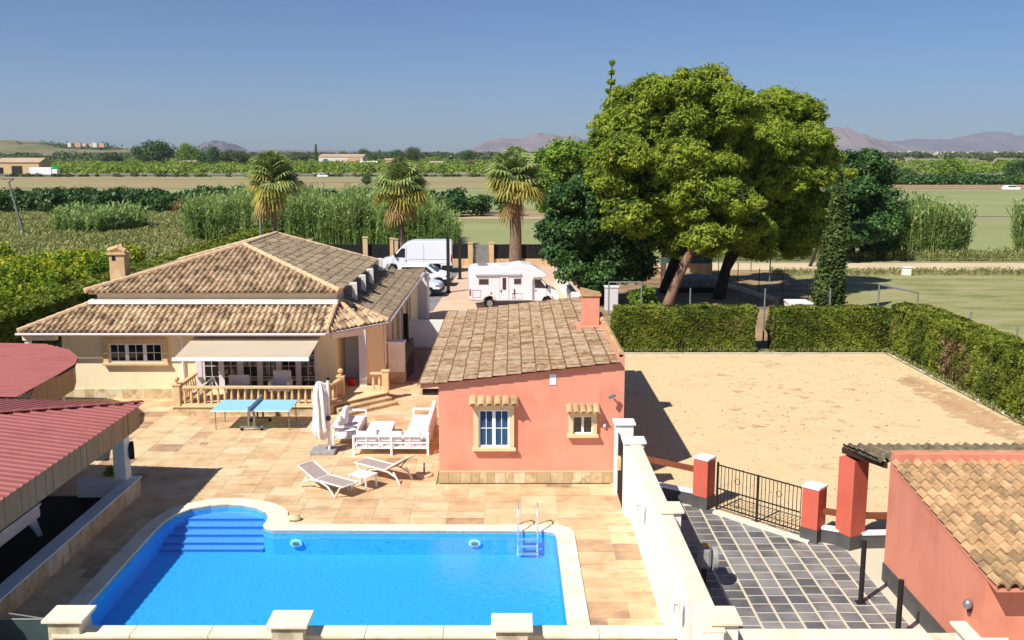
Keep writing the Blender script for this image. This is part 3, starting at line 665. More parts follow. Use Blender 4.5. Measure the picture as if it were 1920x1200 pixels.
# terrace
tr_=thing('terrace','raised stone terrace with steps in front of the bungalow doors','terrace',(-9.5,37,0))
MB().prism([(-12.6,35.6),(-6.85,35.6),(-6.65,36.0),(-4.95,37.75),(-4.95,38.6),(-5.8,39.2),(-5.95,40.2),(-6.95,40.2),(-6.95,38.19),(-12.6,38.19)],0,.34).build('slab','stone_skirt',tr_)
MB().prism([(-12.66,35.54),(-6.82,35.54),(-6.6,35.96),(-4.9,37.72),(-4.9,38.6),(-5.8,39.2),(-5.95,40.19),(-6.95,40.19),(-6.95,38.18),(-12.66,38.18)],.34,.365).build('floor_slabs','pale_carved_stone',tr_)
n_o=Vector((1,-1,0)).normalized()
for k,zt in ((1,.24),(2,.12)):
    a=Vector((-6.62,35.98,0));b=Vector((-4.93,37.73,0));o_=n_o*.36*k;a2=a+o_-Vector((.1,.1,0))*k;b2=b+o_
    MB().prism([(a.x,a.y),(a2.x,a2.y),(b2.x,b2.y),(b.x,b.y)],0,zt).build('stair','stone_skirt',tr_,bevel=.01)
BP=[(.035,0),(.05,.02),(.035,.06),(.045,.1),(.062,.2),(.055,.3),(.034,.42),(.03,.5),(.045,.54),(.045,.58)]
def balus(name,label,pts,nb,piers,z=.365):
    t=thing(name,label,'balustrade',(pts[0][0],pts[0][1],z),'carved balustrades round the terrace')
    a=Vector((pts[0][0],pts[0][1],0));b=Vector((pts[1][0],pts[1][1],0))
    MB().bar(a+Z*(z+.04),b+Z*(z+.04),.16,.08).build('base_rail','carved_stone',t)
    MB().bar(a+Z*(z+.7),b+Z*(z+.7),.18,.08).build('top_rail','carved_stone',t,bevel=.01)
    for i in range(nb):
        p=a.lerp(b,(i+.5)/nb);MB().lathe(BP,(p.x,p.y,z+.08),10).build('baluster','carved_stone',t,smooth=True)
    for p in piers:
        MB().box(p[0]-.13,p[0]+.13,p[1]-.13,p[1]+.13,z,z+.78).build('pier','carved_stone',t,bevel=.012)
        q=MB();q.box(p[0]-.16,p[0]+.16,p[1]-.16,p[1]+.16,z+.78,z+.83);q.build('pier_cap','carved_stone',t)
        if len(p)>2:MB().lathe([(.03,0),(.07,.03),(.03,.06),(.09,.12),(.11,.18),(.09,.24),(.02,.28)],(p[0],p[1],z+.83),12).build('ball_finial','carved_stone',t,smooth=True)
    return t
balus('balustrade','long front balustrade of carved stone balusters behind the table tennis table',((-12.3,35.72),(-7.05,35.72)),21,[(-12.45,35.72,1),(-6.92,35.72)])
balus('balustrade','short balustrade on the left side of the terrace',((-12.48,35.9),(-12.48,38.0)),8,[])
balus('balustrade','short balustrade with a ball finial beside the steps, behind the parasol',((-6.85,35.9),(-6.6,37.0)),4,[(-6.6,37.1,1)])
balus('balustrade','tiny two baluster piece at the right end of the steps',((-5.6,38.05),(-5.12,38.05)),2,[(-5.0,38.05)])
# terrace furniture
t=thing('armchair','white wicker armchair on the terrace in front of the doors','chair',(-9.0,36.9,.365))
x,y,z=-8.9,37.0,.365
m_=MB();m_.box(x-.35,x+.35,y-.35,y+.35,z+.32,z+.42);m_.build('seat','lilac_white',t,bevel=.03)
MB().box(x-.35,x+.35,y+.25,y+.38,z+.4,z+1.0).build('backrest','lilac_white',t,bevel=.05)
for s in(-1,1):MB().box(x+s*.36-.05,x+s*.36+.05,y-.35,y+.3,z+.3,z+.68).build('armrest','lilac_white',t,bevel=.03)
for sx in(-.3,.3):
    for sy in(-.3,.3):MB().tube([(x+sx,y+sy,z),(x+sx,y+sy,z+.33)],.025).build('leg','lilac_white',t)
t=thing('folded_table','white and grey tilting table leaning near the left balustrade','table',(-11.4,36.7,.365))
MB().bar((-12.1,36.6,.62),(-11.2,36.6,1.3),.9,.04).build('tabletop','galvanised',t)
m_=MB();m_.bar((-12.12,36.1,.66),(-11.2,36.1,1.36),.05);m_.bar((-11.2,36.1,1.36),(-11.05,36.1,1.0),.05);m_.build('edge','white_paint',t)
m_=MB();m_.bar((-11.9,36.6,.37),(-11.4,36.6,1.1),.06);m_.bar((-12.2,36.6,.4),(-11.5,36.6,.4),.1,.06);m_.build('stand','white_paint',t)
t=thing('garden_bench','low white bench between the folded table and the armchair on the terrace','bench',(-10.6,37.2,.365))
MB().box(-11.0,-10.2,37.0,37.4,.72,.8).build('seat','lilac_white',t,bevel=.01)
MB().box(-11.0,-10.95,37.0,37.4,.365,.72).build('leg','lilac_white',t);m_=MB();m_.box(-10.25,-10.2,37.0,37.4,.365,.72);m_.build('leg','lilac_white',t);MB().box(-11.0,-10.2,37.38,37.42,.8,1.15).build('backrest','lilac_white',t)
o=MB().lathe([(.14,0),(.19,.26),(.2,.28)],(-6.5,38.9,.365),16).build('bucket','bucket_red',smooth=True);tag(o,'red bucket standing in the porch doorway','bucket')
m_=MB();m_.lathe([(.09,0),(.12,.1),(.1,.3),(.04,.34)],(-6.05,39.6,.365),10);o=m_.build('waste_bin','black_plastic');tag(o,'small black bin behind the white porch column','bin')
# gate post right of house
t=thing('gate_post','cream square gate post with stone foot at the alley beside the bungalow','pillar',(-4.9,41,0))
MB().box(-5.22,-4.55,40.75,41.2,.5,1.75).build('post_body','white_plaster',t);MB().box(-5.24,-4.53,40.73,41.22,0,.5).build('foot','stone_skirt',t);MB().box(-5.28,-4.5,40.7,41.25,1.75,1.82).build('cap','white_paint',t,bevel=.01)
t=thing('alley_gate','open dark iron gate standing edge on in the alley','gate',(-4.4,41.2,0))
m_=MB()
for k in range(9):m_.tube([(-4.5+.02*k,41.25+.16*k,.1),(-4.5+.02*k,41.25+.16*k,1.65+.1*math.sin(k*.4))],.012,6)
m_.build('bars','iron',t);m_=MB();m_.bar((-4.5,41.2,.15),(-4.34,42.6,.15),.03);m_.bar((-4.5,41.2,1.6),(-4.34,42.6,1.6),.03);m_.build('frame','iron',t)
o=MB().box(-5.3,-4.9,41.2,48.5,0,.45).build('plinth','beige_block');tag(o,'low stone ledge along the alley side of the bungalow','ledge')
t=thing('hanging_cover','long black cover hanging on the bungalow side wall in the alley','cover',(-5.0,46,1));MB().box(-5.3,-5.0,46.8,47.1,.6,2.0).build('cover_cloth','black_plastic',t,bevel=.08)
o=MB().box(-5.2,-2.1,48.5,48.72,0,1.4).build('wall_body','white_plaster');o.name='alley_wall';tag(o,'cream wall closing the alley between the two houses','wall')
# ------------------------------------------------------------------ left pavilions (red metal roofs)
pv=thing('pool_pavilion','open pavilion with red corrugated metal roof left of the pool','pavilion',(-14,22,0))
def corr(name,P0,U,L,V,W,pitch,amp,m,parent,clips=[],flat=.55):
    """corrugated sheet: ribs run along V, repeat along U"""
    U=Vector(U).normalized();V=Vector(V).normalized();N=U.cross(V).normalized()
    if N.z<0:N=-N
    P0=Vector(P0);vs=[];fs=[];n=int(L/pitch)
    prof=[(0,0),(flat,0),(flat+.12,1),(.88,1)]
    us=[(i*pitch+q[0]*pitch,q[1]*amp) for i in range(n) for q in prof]+[(n*pitch,0)]
    for u,h in us:
        for v in (0,W):vs.append(P0+U*u+V*v+N*h)
    for i in range(len(us)-1):fs.append((2*i,2*i+2,2*i+3,2*i+1))
    me=bpy.data.meshes.new(name);me.from_pydata([tuple(v) for v in vs],[],fs)
    if clips:
        bm=bmesh.new();bm.from_mesh(me)
        for co,no in clips:bmesh.ops.bisect_plane(bm,geom=bm.verts[:]+bm.edges[:]+bm.faces[:],plane_co=co,plane_no=no,clear_outer=True)
        bm.to_mesh(me);bm.free()
    return link(name,me,m,parent)
cn=(-10.68,27.75)
hp=pl(cn,(-15.2,23.4),(-12,22))
corr('roof_sheet',(-10.66,12,2.52),(0,1,0),16,(-1,0,.13),6,.28,.03,'red_metal',pv,[pl(cn,(-15.2,23.6),(-12,20))])
hb=pl(cn,(-15.2,23.6),(-14,28))
bd=Vector((-1,.10,0)).normalized()
corr('back_roof_sheet',(cn[0]+.0,cn[1],2.52),bd,9,Vector((-.1,-1,.14)),5,.28,.03,'red_metal',pv,[hb])
mb=MB()
for i in range(14):
    p=Vector((cn[0],cn[1],2.58)).lerp(Vector((-15.2,23.6,3.17)),i/14);q=Vector((cn[0],cn[1],2.58)).lerp(Vector((-15.2,23.6,3.17)),(i+.9)/14);mb.bar(p,q,.16,.03)
mb.build('hip_flashing','red_metal',pv)
mb=MB();y=12.
while y<27.6:
    mb.tn=rnd.random();o_=rnd.uniform(0,.02);mb.box(-10.82,-10.78+o_,y,min(y+.166,27.62),1.82+o_,2.5);y+=.17
mb.build('timber_blind','timber_blind',pv)
mb=MB();mb.box(-16,-10.86,27.58,27.64,2.2,2.5);mb.build('back_fascia','timber_blind',pv)
MB().prism([(-10.86,12),(-10.86,27.5),(-16,27.5),(-22,27.5),(-22,12)],2.46,2.49).build('ceiling','dark_wood',pv)
for p in ((-11.1,27.0),(-14.4,27.2)):MB().box(p[0]-.17,p[0]+.17,p[1]-.2,p[1]+.2,.5 if p[0]>-12 else 0,2.47).build('post','white_plaster',pv,bevel=.01)
lw=thing('low_wall','low wall with white top and sandstone face along the pavilion','wall',(-10.85,22,0))
MB().box(-11.02,-10.68,12,27.2,0,.46).build('wall_body','stone_skirt',lw);MB().box(-11.05,-10.65,12,27.25,.46,.5).build('wall_top','white_plaster',lw,bevel=.01)
mb=MB();y=15.
while y<27:
    w_=rnd.uniform(.7,1.1);mb.tn=rnd.random();mb.box(-10.68,-10.655,y,min(y+w_,27.2)-.008,.0,.45);y+=w_
mb.build('facing_slabs','stone_skirt',lw)
o=MB().box(-12.35,-11.06,26.8,27.15,0,.5).build('return_wall','white_plaster',bevel=.01);tag(o,'short low wall running back from the pavilion post','wall')
o=MB().tube([(-10.97,27.25,1.25),(-10.86,27.3,1.25)],[.26,.26],20).build('round_speaker','black_plastic',smooth=True);tag(o,'round black disc mounted behind the white pavilion post','disc')
t=thing('picnic_table','long white table with splayed legs under the red pavilion roof','table',(-12.2,22.5,0))
MB().box(-13.0,-12.05,19.5,24.1,.78,.84).build('tabletop','white_plaster',t,bevel=.01);MB().box(-12.1,-12.05,19.55,24.0,.52,.78).build('apron','white_plaster',t)
for y in (20.4,23.5):
    m_=MB();m_.add([(-12.08,y,.52),(-12.08,y+.35,.52),(-12.05,y+.55,0),(-12.05,y+.42,0),(-12.14,y,.52),(-12.14,y+.35,.52),(-12.11,y+.55,0),(-12.11,y+.42,0)],[(0,1,2,3),(4,7,6,5),(0,3,7,4),(1,5,6,2),(3,2,6,7),(0,4,5,1)]);m_.build('leg','white_plaster',t)
# small plant
t=thing('small_plant','small green leafy plant on the paving behind the pavilion post','plant',(-12.1,29,0));leaves('foliage',[(-12.15,28.75,.12,.2,.2,.16)],160,.09,'leaf_mid',t,seed=3)
# back pavilion
bp_=thing('round_pavilion','second pavilion with rounded red metal roof by the bungalow corner','pavilion',(-18,32,0))
rp=[(-30,36.8),(-17.7,36.6),(-16.3,35.6),(-15.4,34.3),(-14.95,33.0),(-14.9,31.8),(-15.1,30.6),(-14.4,28.6),(-30,28.6)]
clips=[pl(rp[i],rp[i+1],(-20,32)) for i in range(1,6)]
corr('roof_sheet',(-14.6,28.6,2.48),(0,1,0),8.1,(-1,0,.02),12,.22,.02,'red_metal',bp_,[pl(rp[i],rp[i+1],(-20,32)) for i in (1,2,3,4)]+[pl((-14.9,31.8),(-14.6,28.6),(-20,32))])
mb=MB()
bl=[(-17.7,36.5),(-16.35,35.5),(-15.5,34.2),(-15.05,33.0),(-15.0,31.8),(-14.75,28.7)]
for i in range(5):
    a,b=Vector((*bl[i],0)),Vector((*bl[i+1],0));n=max(1,int((b-a).length/.2))
    for k in range(n):
        p,q=a.lerp(b,k/n),a.lerp(b,(k+.95)/n);mb.tn=rnd.random();mb.bar((p.x,p.y,2.05),(q.x,q.y,2.05),.03,.84)
mb.build('timber_blind','timber_blind',bp_)
MB().prism(rp,2.42,2.45).build('ceiling','dark_wood',bp_)
for p in ((-15.3,32.5),(-15.2,29.2),(-17.6,36.2)):MB().box(p[0]-.12,p[0]+.12,p[1]-.12,p[1]+.12,0,2.42).build('post','lilac_white',bp_)
# ------------------------------------------------------------------ table tennis
tt=thing('table_tennis_table','sky blue table tennis table on wheeled stand in front of the balustrade','table',(-8.9,34,0))
X0,X1,Y0,Y1=-10.55,-7.8,33.5,35.02;xm=(X0+X1)/2
for a,b in ((X0,xm-.01),(xm+.01,X1)):MB().box(a,b,Y0,Y1,.735,.76).build('tabletop','table_blue',tt);
m_=MB();m_.box(X0-.008,X1+.008,Y0-.01,Y0,.725,.757);m_.box(X0-.008,X1+.008,Y1,Y1+.01,.725,.757);m_.build('edge_frame','white_paint',tt)
MB().box(xm-.006,xm+.006,Y0-.15,Y1+.15,.762,.915).build('net','net',tt)
MB().box(xm-.03,xm+.03,Y0-.17,Y0-.08,.5,.93).build('net_post','galvanised',tt);MB().box(xm-.03,xm+.03,Y1+.08,Y1+.17,.5,.93).build('net_post','galvanised',tt)
for x in (X0+.1,X1-.06):
    for y in (Y0+.2,Y1-.2):MB().tube([(x,y,0),(x,y,.73)],.018,6).build('leg','galvanised',tt)
for y in (Y0+.15,Y1-.15):
    m_=MB();m_.box(xm-.13,xm-.07,y-.03,y+.03,.12,.73);m_.box(xm+.07,xm+.13,y-.03,y+.03,.12,.73);m_.box(xm-.4,xm+.4,y-.04,y+.04,.1,.16);m_.build('undercarriage','galvanised',tt)
    for s in (-.35,.35):MB().tube([(xm+s,y-.03,.05),(xm+s,y+.03,.05)],.055,10).build('wheel','rubber',tt)
# ------------------------------------------------------------------ parasol
um=thing('closed_parasol','closed white cantilever parasol on a granite slab base','parasol',(-6.1,31,0))
MB().box(-6.55,-5.75,30.75,31.4,0,.12).build('base_slab','granite',um,bevel=.02)
MB().tube([(-5.95,31.0,.1),(-5.93,31.0,2.45)],.05,10).build('mast','white_paint',um,smooth=True);MB().tube([(-5.93,31,2.45),(-5.93,31,2.52)],.06,10).build('mast_cap','black_plastic',um)
MB().tube([(-5.93,30.93,1.2),(-5.93,30.85,1.2)],.08,12).build('crank','black_plastic',um)
prof=[(.02,2.42),(.09,2.38),(.17,2.15),(.2,1.9),(.19,1.5),(.22,1.1),(.25,.8),(.2,.62),(.15,.5)]
vs_=[];fs_=[];n=40
for r,z in prof:
    for k in range(n):
        a=2*math.pi*k/n;rr=r*(1+.18*math.sin(a*8+z*1.5)+.08*math.sin(a*13+z*3));vs_.append((-6.2+rr*math.cos(a)+.03*(2.4-z)*0,30.95+rr*math.sin(a),z+.04*math.sin(a*8) if z<.7 else z))
for i in range(len(prof)-1):
    for k in range(n):fs_.append((i*n+k,i*n+(k+1)%n,(i+1)*n+(k+1)%n,(i+1)*n+k))
MB().add(vs_,fs_).build('canopy','canvas_white',um)
MB().tube([(-6.2,30.95,2.38),(-5.93,31,2.3)],.025).build('arm','white_paint',um)
# ------------------------------------------------------------------ sofas
def cush(mb,x0,x1,y0,y1,z0,z1):mb.box(x0,x1,y0,y1,z0,z1)
def sofa_part(t,x0,x1,y0,y1,back,seats,legs):
    """back: 'S' back toward -Y, 'E' toward +x, 'W' toward -x"""
    m_=MB();m_.box(x0,x1,y0,y1,.2,.26);m_.build('seat_frame','white_paint',t)
    for (x,y,h) in legs:MB().box(x-.03,x+.03,y-.03,y+.03,0,h).build('leg','white_paint',t)
    return
sf=thing('corner_sofa','white L shaped garden sofa with cushions beside the pink pool house','sofa',(-3.9,32,0))
xa,xb,ya,yb=-5.12,-2.72,30.75,31.55;yc=34.2;xw=-3.52
MB().prism([(xa,ya),(xb,ya),(xb,yc),(xw,yc),(xw,yb),(xa,yb)],.22,.28).build('seat_frame','white_paint',sf)
for x,y in ((xa,ya),(-3.9,ya),(xb,ya),(xb,32.5),(xb,yc),(xw,yc),(xa,yb)):MB().box(x-.035,x+.035,y-.035,y+.035,0,.66).build('leg','white_paint',sf)
m_=MB();m_.box(xa,xb,ya-.03,ya+.03,.62,.68);m_.box(xa,xb,ya-.02,ya+.02,.4,.44);m_.box(xb-.03,xb+.03,ya,yc,.62,.68);m_.box(xb-.02,xb+.02,ya,yc,.4,.44);m_.box(xw,xb,yc-.03,yc+.03,.62,.68)
for x in (-4.7,-4.3,-3.3):m_.box(x-.015,x+.015,ya-.015,ya+.015,.26,.64)
m_.build('back_rail','white_paint',sf)
for x0,x1,y0,y1 in ((xa+.05,-4.35,ya+.15,yb),(-4.33,xw-.02,ya+.15,yb),(xw,xb-.2,ya+.15,32.4),(xw,xb-.2,32.42,yc-.03)):MB().box(x0,x1,y0,y1,.28,.44).build('seat_cushion','cushion',sf,bevel=.045,seg=3)
for x0,x1 in ((xa+.08,-4.36),(-4.32,-3.55),(-3.5,-2.95)):MB().box(x0,x1,ya+.04,ya+.2,.44,.78).build('back_cushion','cushion',sf,bevel=.06,seg=3)
for y0,y1 in ((31.0,31.7),(31.75,32.9),(32.95,34.1)):MB().add([(xb-.2,y0,.42),(xb-.02,y0,.44),(xb+.06,y0,.98),(xb-.1,y0,.98),(xb-.2,y1,.42),(xb-.02,y1,.44),(xb+.06,y1,.98),(xb-.1,y1,.98)],[(0,1,2,3),(4,7,6,5),(0,4,5,1),(1,5,6,2),(2,6,7,3),(3,7,4,0)]).build('back_cushion','cushion',sf,bevel=.05,seg=3)
s2=thing('garden_settee','white two seat garden sofa with large scatter pillow beside the parasol','sofa',(-5.6,33,0))
xa,xb,ya,yb=-5.98,-5.2,31.9,34.1
MB().box(xa,xb,ya,yb,.22,.28).build('seat_frame','white_paint',s2)
for x,y in ((xa,ya),(xb,ya),(xa,yb),(xb,yb)):MB().box(x-.03,x+.03,y-.03,y+.03,0,.64).build('leg','white_paint',s2)
m_=MB();m_.box(xa,xb,ya-.03,ya+.03,.6,.66);m_.box(xa,xb,yb-.03,yb+.03,.6,.66);m_.box(xa-.03,xa+.03,ya,yb,.6,.66);m_.build('arm_rail','white_paint',s2)
for y0,y1 in ((ya+.04,32.98),(33.0,yb-.04)):MB().box(xa+.1,xb,y0,y1,.28,.44).build('seat_cushion','cushion',s2,bevel=.045,seg=3);
MB().box(xa+.03,xa+.2,ya+.04,yb-.04,.44,.82).build('back_cushion','cushion',s2,bevel=.06,seg=3)
for (x,y,z,s) in ((-5.78,32.25,.64,.28),(-5.7,32.75,.72,.26)):
    m_=MB();m_.xf(Matrix.Translation((x,y,z))@Matrix.Rotation(R(20),4,'Y'));m_.lathe([(.01,-s*.4),(s*.7,-s*.3),(s,0),(s*.7,s*.3),(.01,s*.4)],(0,0,0),12)
    mm=Matrix.Translation((x,y,z))@Matrix.Rotation(R(70),4,'Y')@Matrix.Translation((-x,-y,-z));m_.v=[tuple(mm@Vector(v)) for v in m_.v];m_.build('pillow','cushion',s2,smooth=True)
t=thing('coffee_table','white square coffee table between the garden sofas','table',(-4.6,33,0))
MB().box(-4.95,-4.1,32.4,33.6,.3,.36).build('tabletop','white_paint',t,bevel=.01)
for x in(-4.9,-4.15):
    for y in(32.45,33.55):MB().box(x-.03,x+.03,y-.03,y+.03,0,.3).build('leg','white_paint',t)
# ------------------------------------------------------------------ sun loungers
def lounger(up,label,loc,rz):
    t=thing('sun_lounger',label,'sun lounger',(0,0,0),'sun loungers by the pool')
    L=1.9;W=.62
    sec=[(-.95,.78 if up else .62),(-.25,.34),(.95,.36)] # head raised
    m_=MB()
    for a,b in zip(sec[:-1],sec[1:]):
        m_.add([(a[0],-W/2+.04,a[1]),(b[0],-W/2+.04,b[1]),(b[0],W/2-.04,b[1]),(a[0],W/2-.04,a[1]),(a[0],-W/2+.04,a[1]-.015),(b[0],-W/2+.04,b[1]-.015),(b[0],W/2-.04,b[1]-.015),(a[0],W/2-.04,a[1]-.015)],[(0,1,2,3),(4,7,6,5),(0,4,5,1),(2,6,7,3),(0,3,7,4),(1,5,6,2)])
    m_.build('sling','sling',t)
    for s in (-1,1):
        y=s*(W/2-.02);MB().tube([(p[0],y,p[1]) for p in sec],.026,8).build('side_rail','cream_plastic',t,smooth=True)
        MB().tube([(-.6,y,.34),(-.85,y,.0)],.03,8).build('leg','cream_plastic',t)
        MB().tube([(-.7,y,.2),(-.4,y,.31),(0,y,.32),(.3,y,.25),(.5,y,.1),(.6,y,0)],.026,8).build('arched_leg','cream_plastic',t,smooth=True)
        MB().tube([(.62,y,0),(.85,y,.33)],.026,8).build('leg','cream_plastic',t)
    for x,z in ((-.95,sec[0][1]),(.95,.36),(-.25,.33)):MB().tube([(x,-W/2,z),(x,W/2,z)],.024,8).build('cross_rail','cream_plastic',t)
    if up:MB().tube([(-.75,-.2,.66),(-.45,-.2,.32)],.015,6).build('prop','iron',t)
    t.location=loc;t.rotation_euler=(0,0,rz);return t
lounger(False,'taupe sun lounger nearest the pool, angled toward the pool',(-5.35,27.45,0),R(-38))
lounger(True,'taupe sun lounger with raised back behind the small white table',(-3.85,28.6,0),R(146))
t=thing('side_table','small white plastic side table between the two sun loungers','table',(-4.5,27.7,0),rz=R(-28))
tl=[(-.32,-.27),(.32,-.27),(.32,.27),(-.32,.27)]
t.rotation_euler=(0,0,0);t.location=(0,0,0)
MB().box(-.33,.33,-.28,.28,.4,.43).build('tabletop','white_paint',t,bevel=.01)
for x in(-.29,.29):
    for y in(-.24,.24):MB().box(x-.02,x+.02,y-.02,y+.02,0,.4).build('leg','white_paint',t)
t.location=(-4.35,27.65,0);t.rotation_euler=(0,0,R(-30))
t=thing('parasol_base','empty stone parasol base with short metal tube beside the pink wall','parasol base',(-2.65,28.7,0))
MB().lathe([(.27,0),(.27,.06),(.24,.09)],(-2.68,28.7,0),20).build('disc','stone_boulder',t);MB().tube([(-2.66,28.7,.08),(-2.66,28.7,.42)],.03,8).build('tube','galvanised',t)
# ------------------------------------------------------------------ forecourt fence
def pillar(x,y,w,h,label,m='red_plaster',base='dark_stone',bh=.34,cap=True,group='red pillars of the forecourt fence',rz=-44):
    t=thing('fence_pillar',label,'pillar',(0,0,0),group);w/=2
    MB().box(-w,w,-w,w,bh,h).build('pillar_body',m,t,bevel=.006);MB().box(-w-.012,w+.012,-w-.012,w+.012,0,bh).build('base',base,t)
    if cap:MB().box(-w-.02,w+.02,-w-.02,w+.02,h,h+.07).build('cap','white_paint',t,bevel=.02)
    t.location=(x,y,0);t.rotation_euler=(0,0,R(rz));return t
P1=(5.3,26.1);P2=(7.62,23.75);P3=(8.42,23.35)
pillar(*P1,.44,1.38,'short red pillar with white cap at the left end of the iron railing',rz=-40)
pillar(*P2,.44,1.38,'short red pillar with white cap at the right end of the iron railing',rz=-44)
pillar(P3[0],P3[1],.5,2.28,'tall red pillar carrying the corner of the dark tiled porch roof',cap=False,rz=-62)
fn=thing('iron_railing','black iron railing with scroll rings between the two short red pillars','railing',(6.5,25,0))
a=Vector((5.62,25.85,0));b=Vector((7.36,24.0,0))
for z in (.12,.62,1.28):MB().bar(a+Z*z,b+Z*z,.03,.03).build('rail','iron',fn)
m_=MB()
for i in range(23):
    p=a.lerp(b,i/22);m_.tube([p+Z*.12,p+Z*1.28],.011,5)
m_.build('bars','iron',fn)
p=a.lerp(b,.5);MB().tube([p,p+Z*1.3],.035,6).build('center_post','iron',fn)
MB().tube([a,a+Z*1.35],.035,6).build('end_post','iron',fn)
m_=MB();d=(b-a).normalized()
for f in (.25,.75):
    for z in (.3,.95):
        p=a.lerp(b,f)+Z*z;m_.tube([p+d*.08*math.cos(q)+Z*.08*math.sin(q) for q in [k*math.pi/5 for k in range(11)]],.008,5)
m_.build('scroll_ring','iron',fn)
def lwall(name,a,b,label):
    t=thing(name,label,'wall',(a[0],a[1],0),'low forecourt boundary walls');a=Vector((*a,0));b=Vector((*b,0))
    MB().bar(a+Z*.17,b+Z*.17,.2,.34).build('wall_body','dark_stone',t);MB().bar(a+Z*.37,b+Z*.37,.25,.06).build('wall_top','white_paint',t,bevel=.01)
lwall('boundary_wall',(3.8,27.1),(5.1,26.25),'low dark wall with white top from the dividing wall to the red pillar')
lwall('boundary_wall',(7.82,23.65),(8.2,23.45),'short low wall piece between the short and the tall red pillar')
lwall('boundary_wall',(8.66,23.25),(9.6,23.3),'low dark wall with white top behind the tall red pillar')
def beam(a,b,label):
    o=MB().bar(a,b,.12,.14).build('timber_rail','wood_beam');tag(o,label,'beam','timber rails round the sand arena');return o
beam((3.75,27.35,1.0),(5.12,26.3,1.0),'brown timber rail from the white gate pillar to the red pillar')
beam((7.8,23.7,.78),(8.2,23.5,.78),'short brown timber rail between the two right hand red pillars')
beam((8.65,23.3,.8),(9.8,23.3,.8),'brown timber rail behind the tall red pillar, left of the building')
o=MB().prism([(5.45,25.55),(5.55,25.75),(7.55,23.62),(7.42,23.45)],0,.05).build('kerb','coping_stone');o['kind']='structure'
for i,(x,y,h) in enumerate(((7.6,20.17,1.42),(7.8,18.6,1.24))):
    t=thing('bollard_post',['black metal post standing on the slate paving, farther one','black metal post beside the red building wall, nearer one'][i],'post',(x,y,0),'black posts on the forecourt')
    MB().tube([(x,y,0),(x,y,h)],.055,12).build('tube','iron',t,smooth=True);MB().box(x-.1,x+.1,y-.1,y+.1,0,.015).build('foot_plate','iron',t)
# robot/tool: small engine seen over the wall
t=thing('pressure_washer','grey and yellow machine standing behind the white dividing wall','machine',(4.15,21.0,0))
MB().box(4.17,4.46,20.75,21.1,.5,1.02).build('housing','granite',t,bevel=.08);MB().tube([(4.48,20.92,.7),(4.58,20.92,.7)],.27,18).build('wheel','granite',t,smooth=True);MB().box(4.24,4.4,20.82,21.0,1.02,1.032).build('sticker','yellow_sticker',t)
for q in (20.78,21.05):MB().tube([(4.32,q,0),(4.32,q,.52)],.025).build('stand_leg','iron',t)
# ------------------------------------------------------------------ right hand building
rb=thing('gate_house','terracotta red building with orange barrel tile roof at the right edge','building',(12,19,0))
bx0,by0,by1=8.52,16.68,21.35
mb=MB();mb.prism([(by0,0),(by1,0),(by1,3.05),(by1-.22,3.05),(by1-.22,2.8),(by0,2.12)],bx0,16,'x');mb.build('wall','orange_red_plaster',rb)
MB().box(bx0-.03,bx0,by0,by1,0,.42).build('stone_skirting','dark_stone',rb)
MB().box(bx0-.02,16,by1-.03,by1+.03,3.05,3.08).build('parapet_cap','roof_tile_orange',rb)
sl2=(2.84-2.2)/4.75
tile_roof('roof_tiles',(bx0-.06,16.2,2.19),(1,0,0),7.8,(0,1,sl2),4.93*math.hypot(1,sl2),[],'roof_tile_orange',rb,tw=.24,ex=.36,seed=12)
MB().prism([(16.25,2.08),(by1-.2,2.74),(by1-.2,2.8),(16.25,2.14)],bx0-.02,16,'x').build('roof_deck','orange_red_plaster',rb)
tile_roof('porch_roof_tiles',(16.2,23.7,2.42),(-1,0,0),7.95,(0,-1,.16),2.3*math.hypot(1,.16),[],'roof_tile_dark',rb,tw=.24,ex=.36,seed=13)
MB().bar((8.25,23.7,2.36),(8.45,21.4,2.72),.06,.14).build('porch_rafter','dark_wood',rb);MB().bar((8.3,23.35,2.33),(16,23.35,2.33),.14,.14).build('porch_beam','dark_wood',rb)
X,Z_=bx0,1.45
p=G(1827,1108,1.5)
t=thing('wall_lamp','round grey glass lamp on the side wall of the red building','lamp',(8.5,17.2,1.5))
MB().lathe([(.02,-.1),(.07,-.06),(.085,0),(.07,.06),(.02,.1)],(8.43,17.1,1.45),12).build('globe','grey_metal',t,smooth=True);MB().lathe([(.03,-.16),(.05,-.1)],(8.46,17.1,1.45),8).build('bracket','iron',t)
MB().box(9.7,9.85,by0-.02,by0-.002,1.5,1.62).build('vent','black_panel',rb)
o=MB().lathe([(.02,-.08),(.07,-.02),(.04,.06)],(10.0,16.6,2.0),10).build('eave_lamp','grey_metal',smooth=True);tag(o,'grey lamp under the tiled eave of the red building','lamp')
# ------------------------------------------------------------------ vehicles
def wheel(t,x,y,r,ins=.12,side=-1):
    w_=MB().tube([(x,y,r),(x,y-side*.2,r)],[r,r],20).build('wheel','rubber',t,smooth=True)
    MB().tube([(x,y+side*.012,r),(x,y-side*.03,r)],[r*.62,r*.62],14).build('rim','grey_metal',w_,smooth=True)
def panel(t,name,pts,y,m,th=.012):
    return MB().prism(pts,y-th,y,'y').build(name,m,t)
van=thing('panel_van','tall white high roof panel van parked facing left by the back wall','van',(0,0,0))
P=[(0,.42),(0,.95),(.12,1.08),(1.0,1.3),(1.75,2.15),(2.15,2.45),(2.7,2.6),(5.65,2.6),(5.78,2.5),(5.78,.45),(4.95,.42),(4.85,.68),(4.45,.8),(4.05,.68),(3.95,.42),(1.4,.42),(1.3,.68),(.95,.78),(.55,.68),(.45,.42)]
MB().prism(P,-1,1,'y').build('body','car_white',van,bevel=.06,seg=3)
panel(van,'side_window',[(1.12,1.32),(2.0,1.28),(2.0,2.02),(1.72,2.0)],-1.0,'glass_dark',.02)
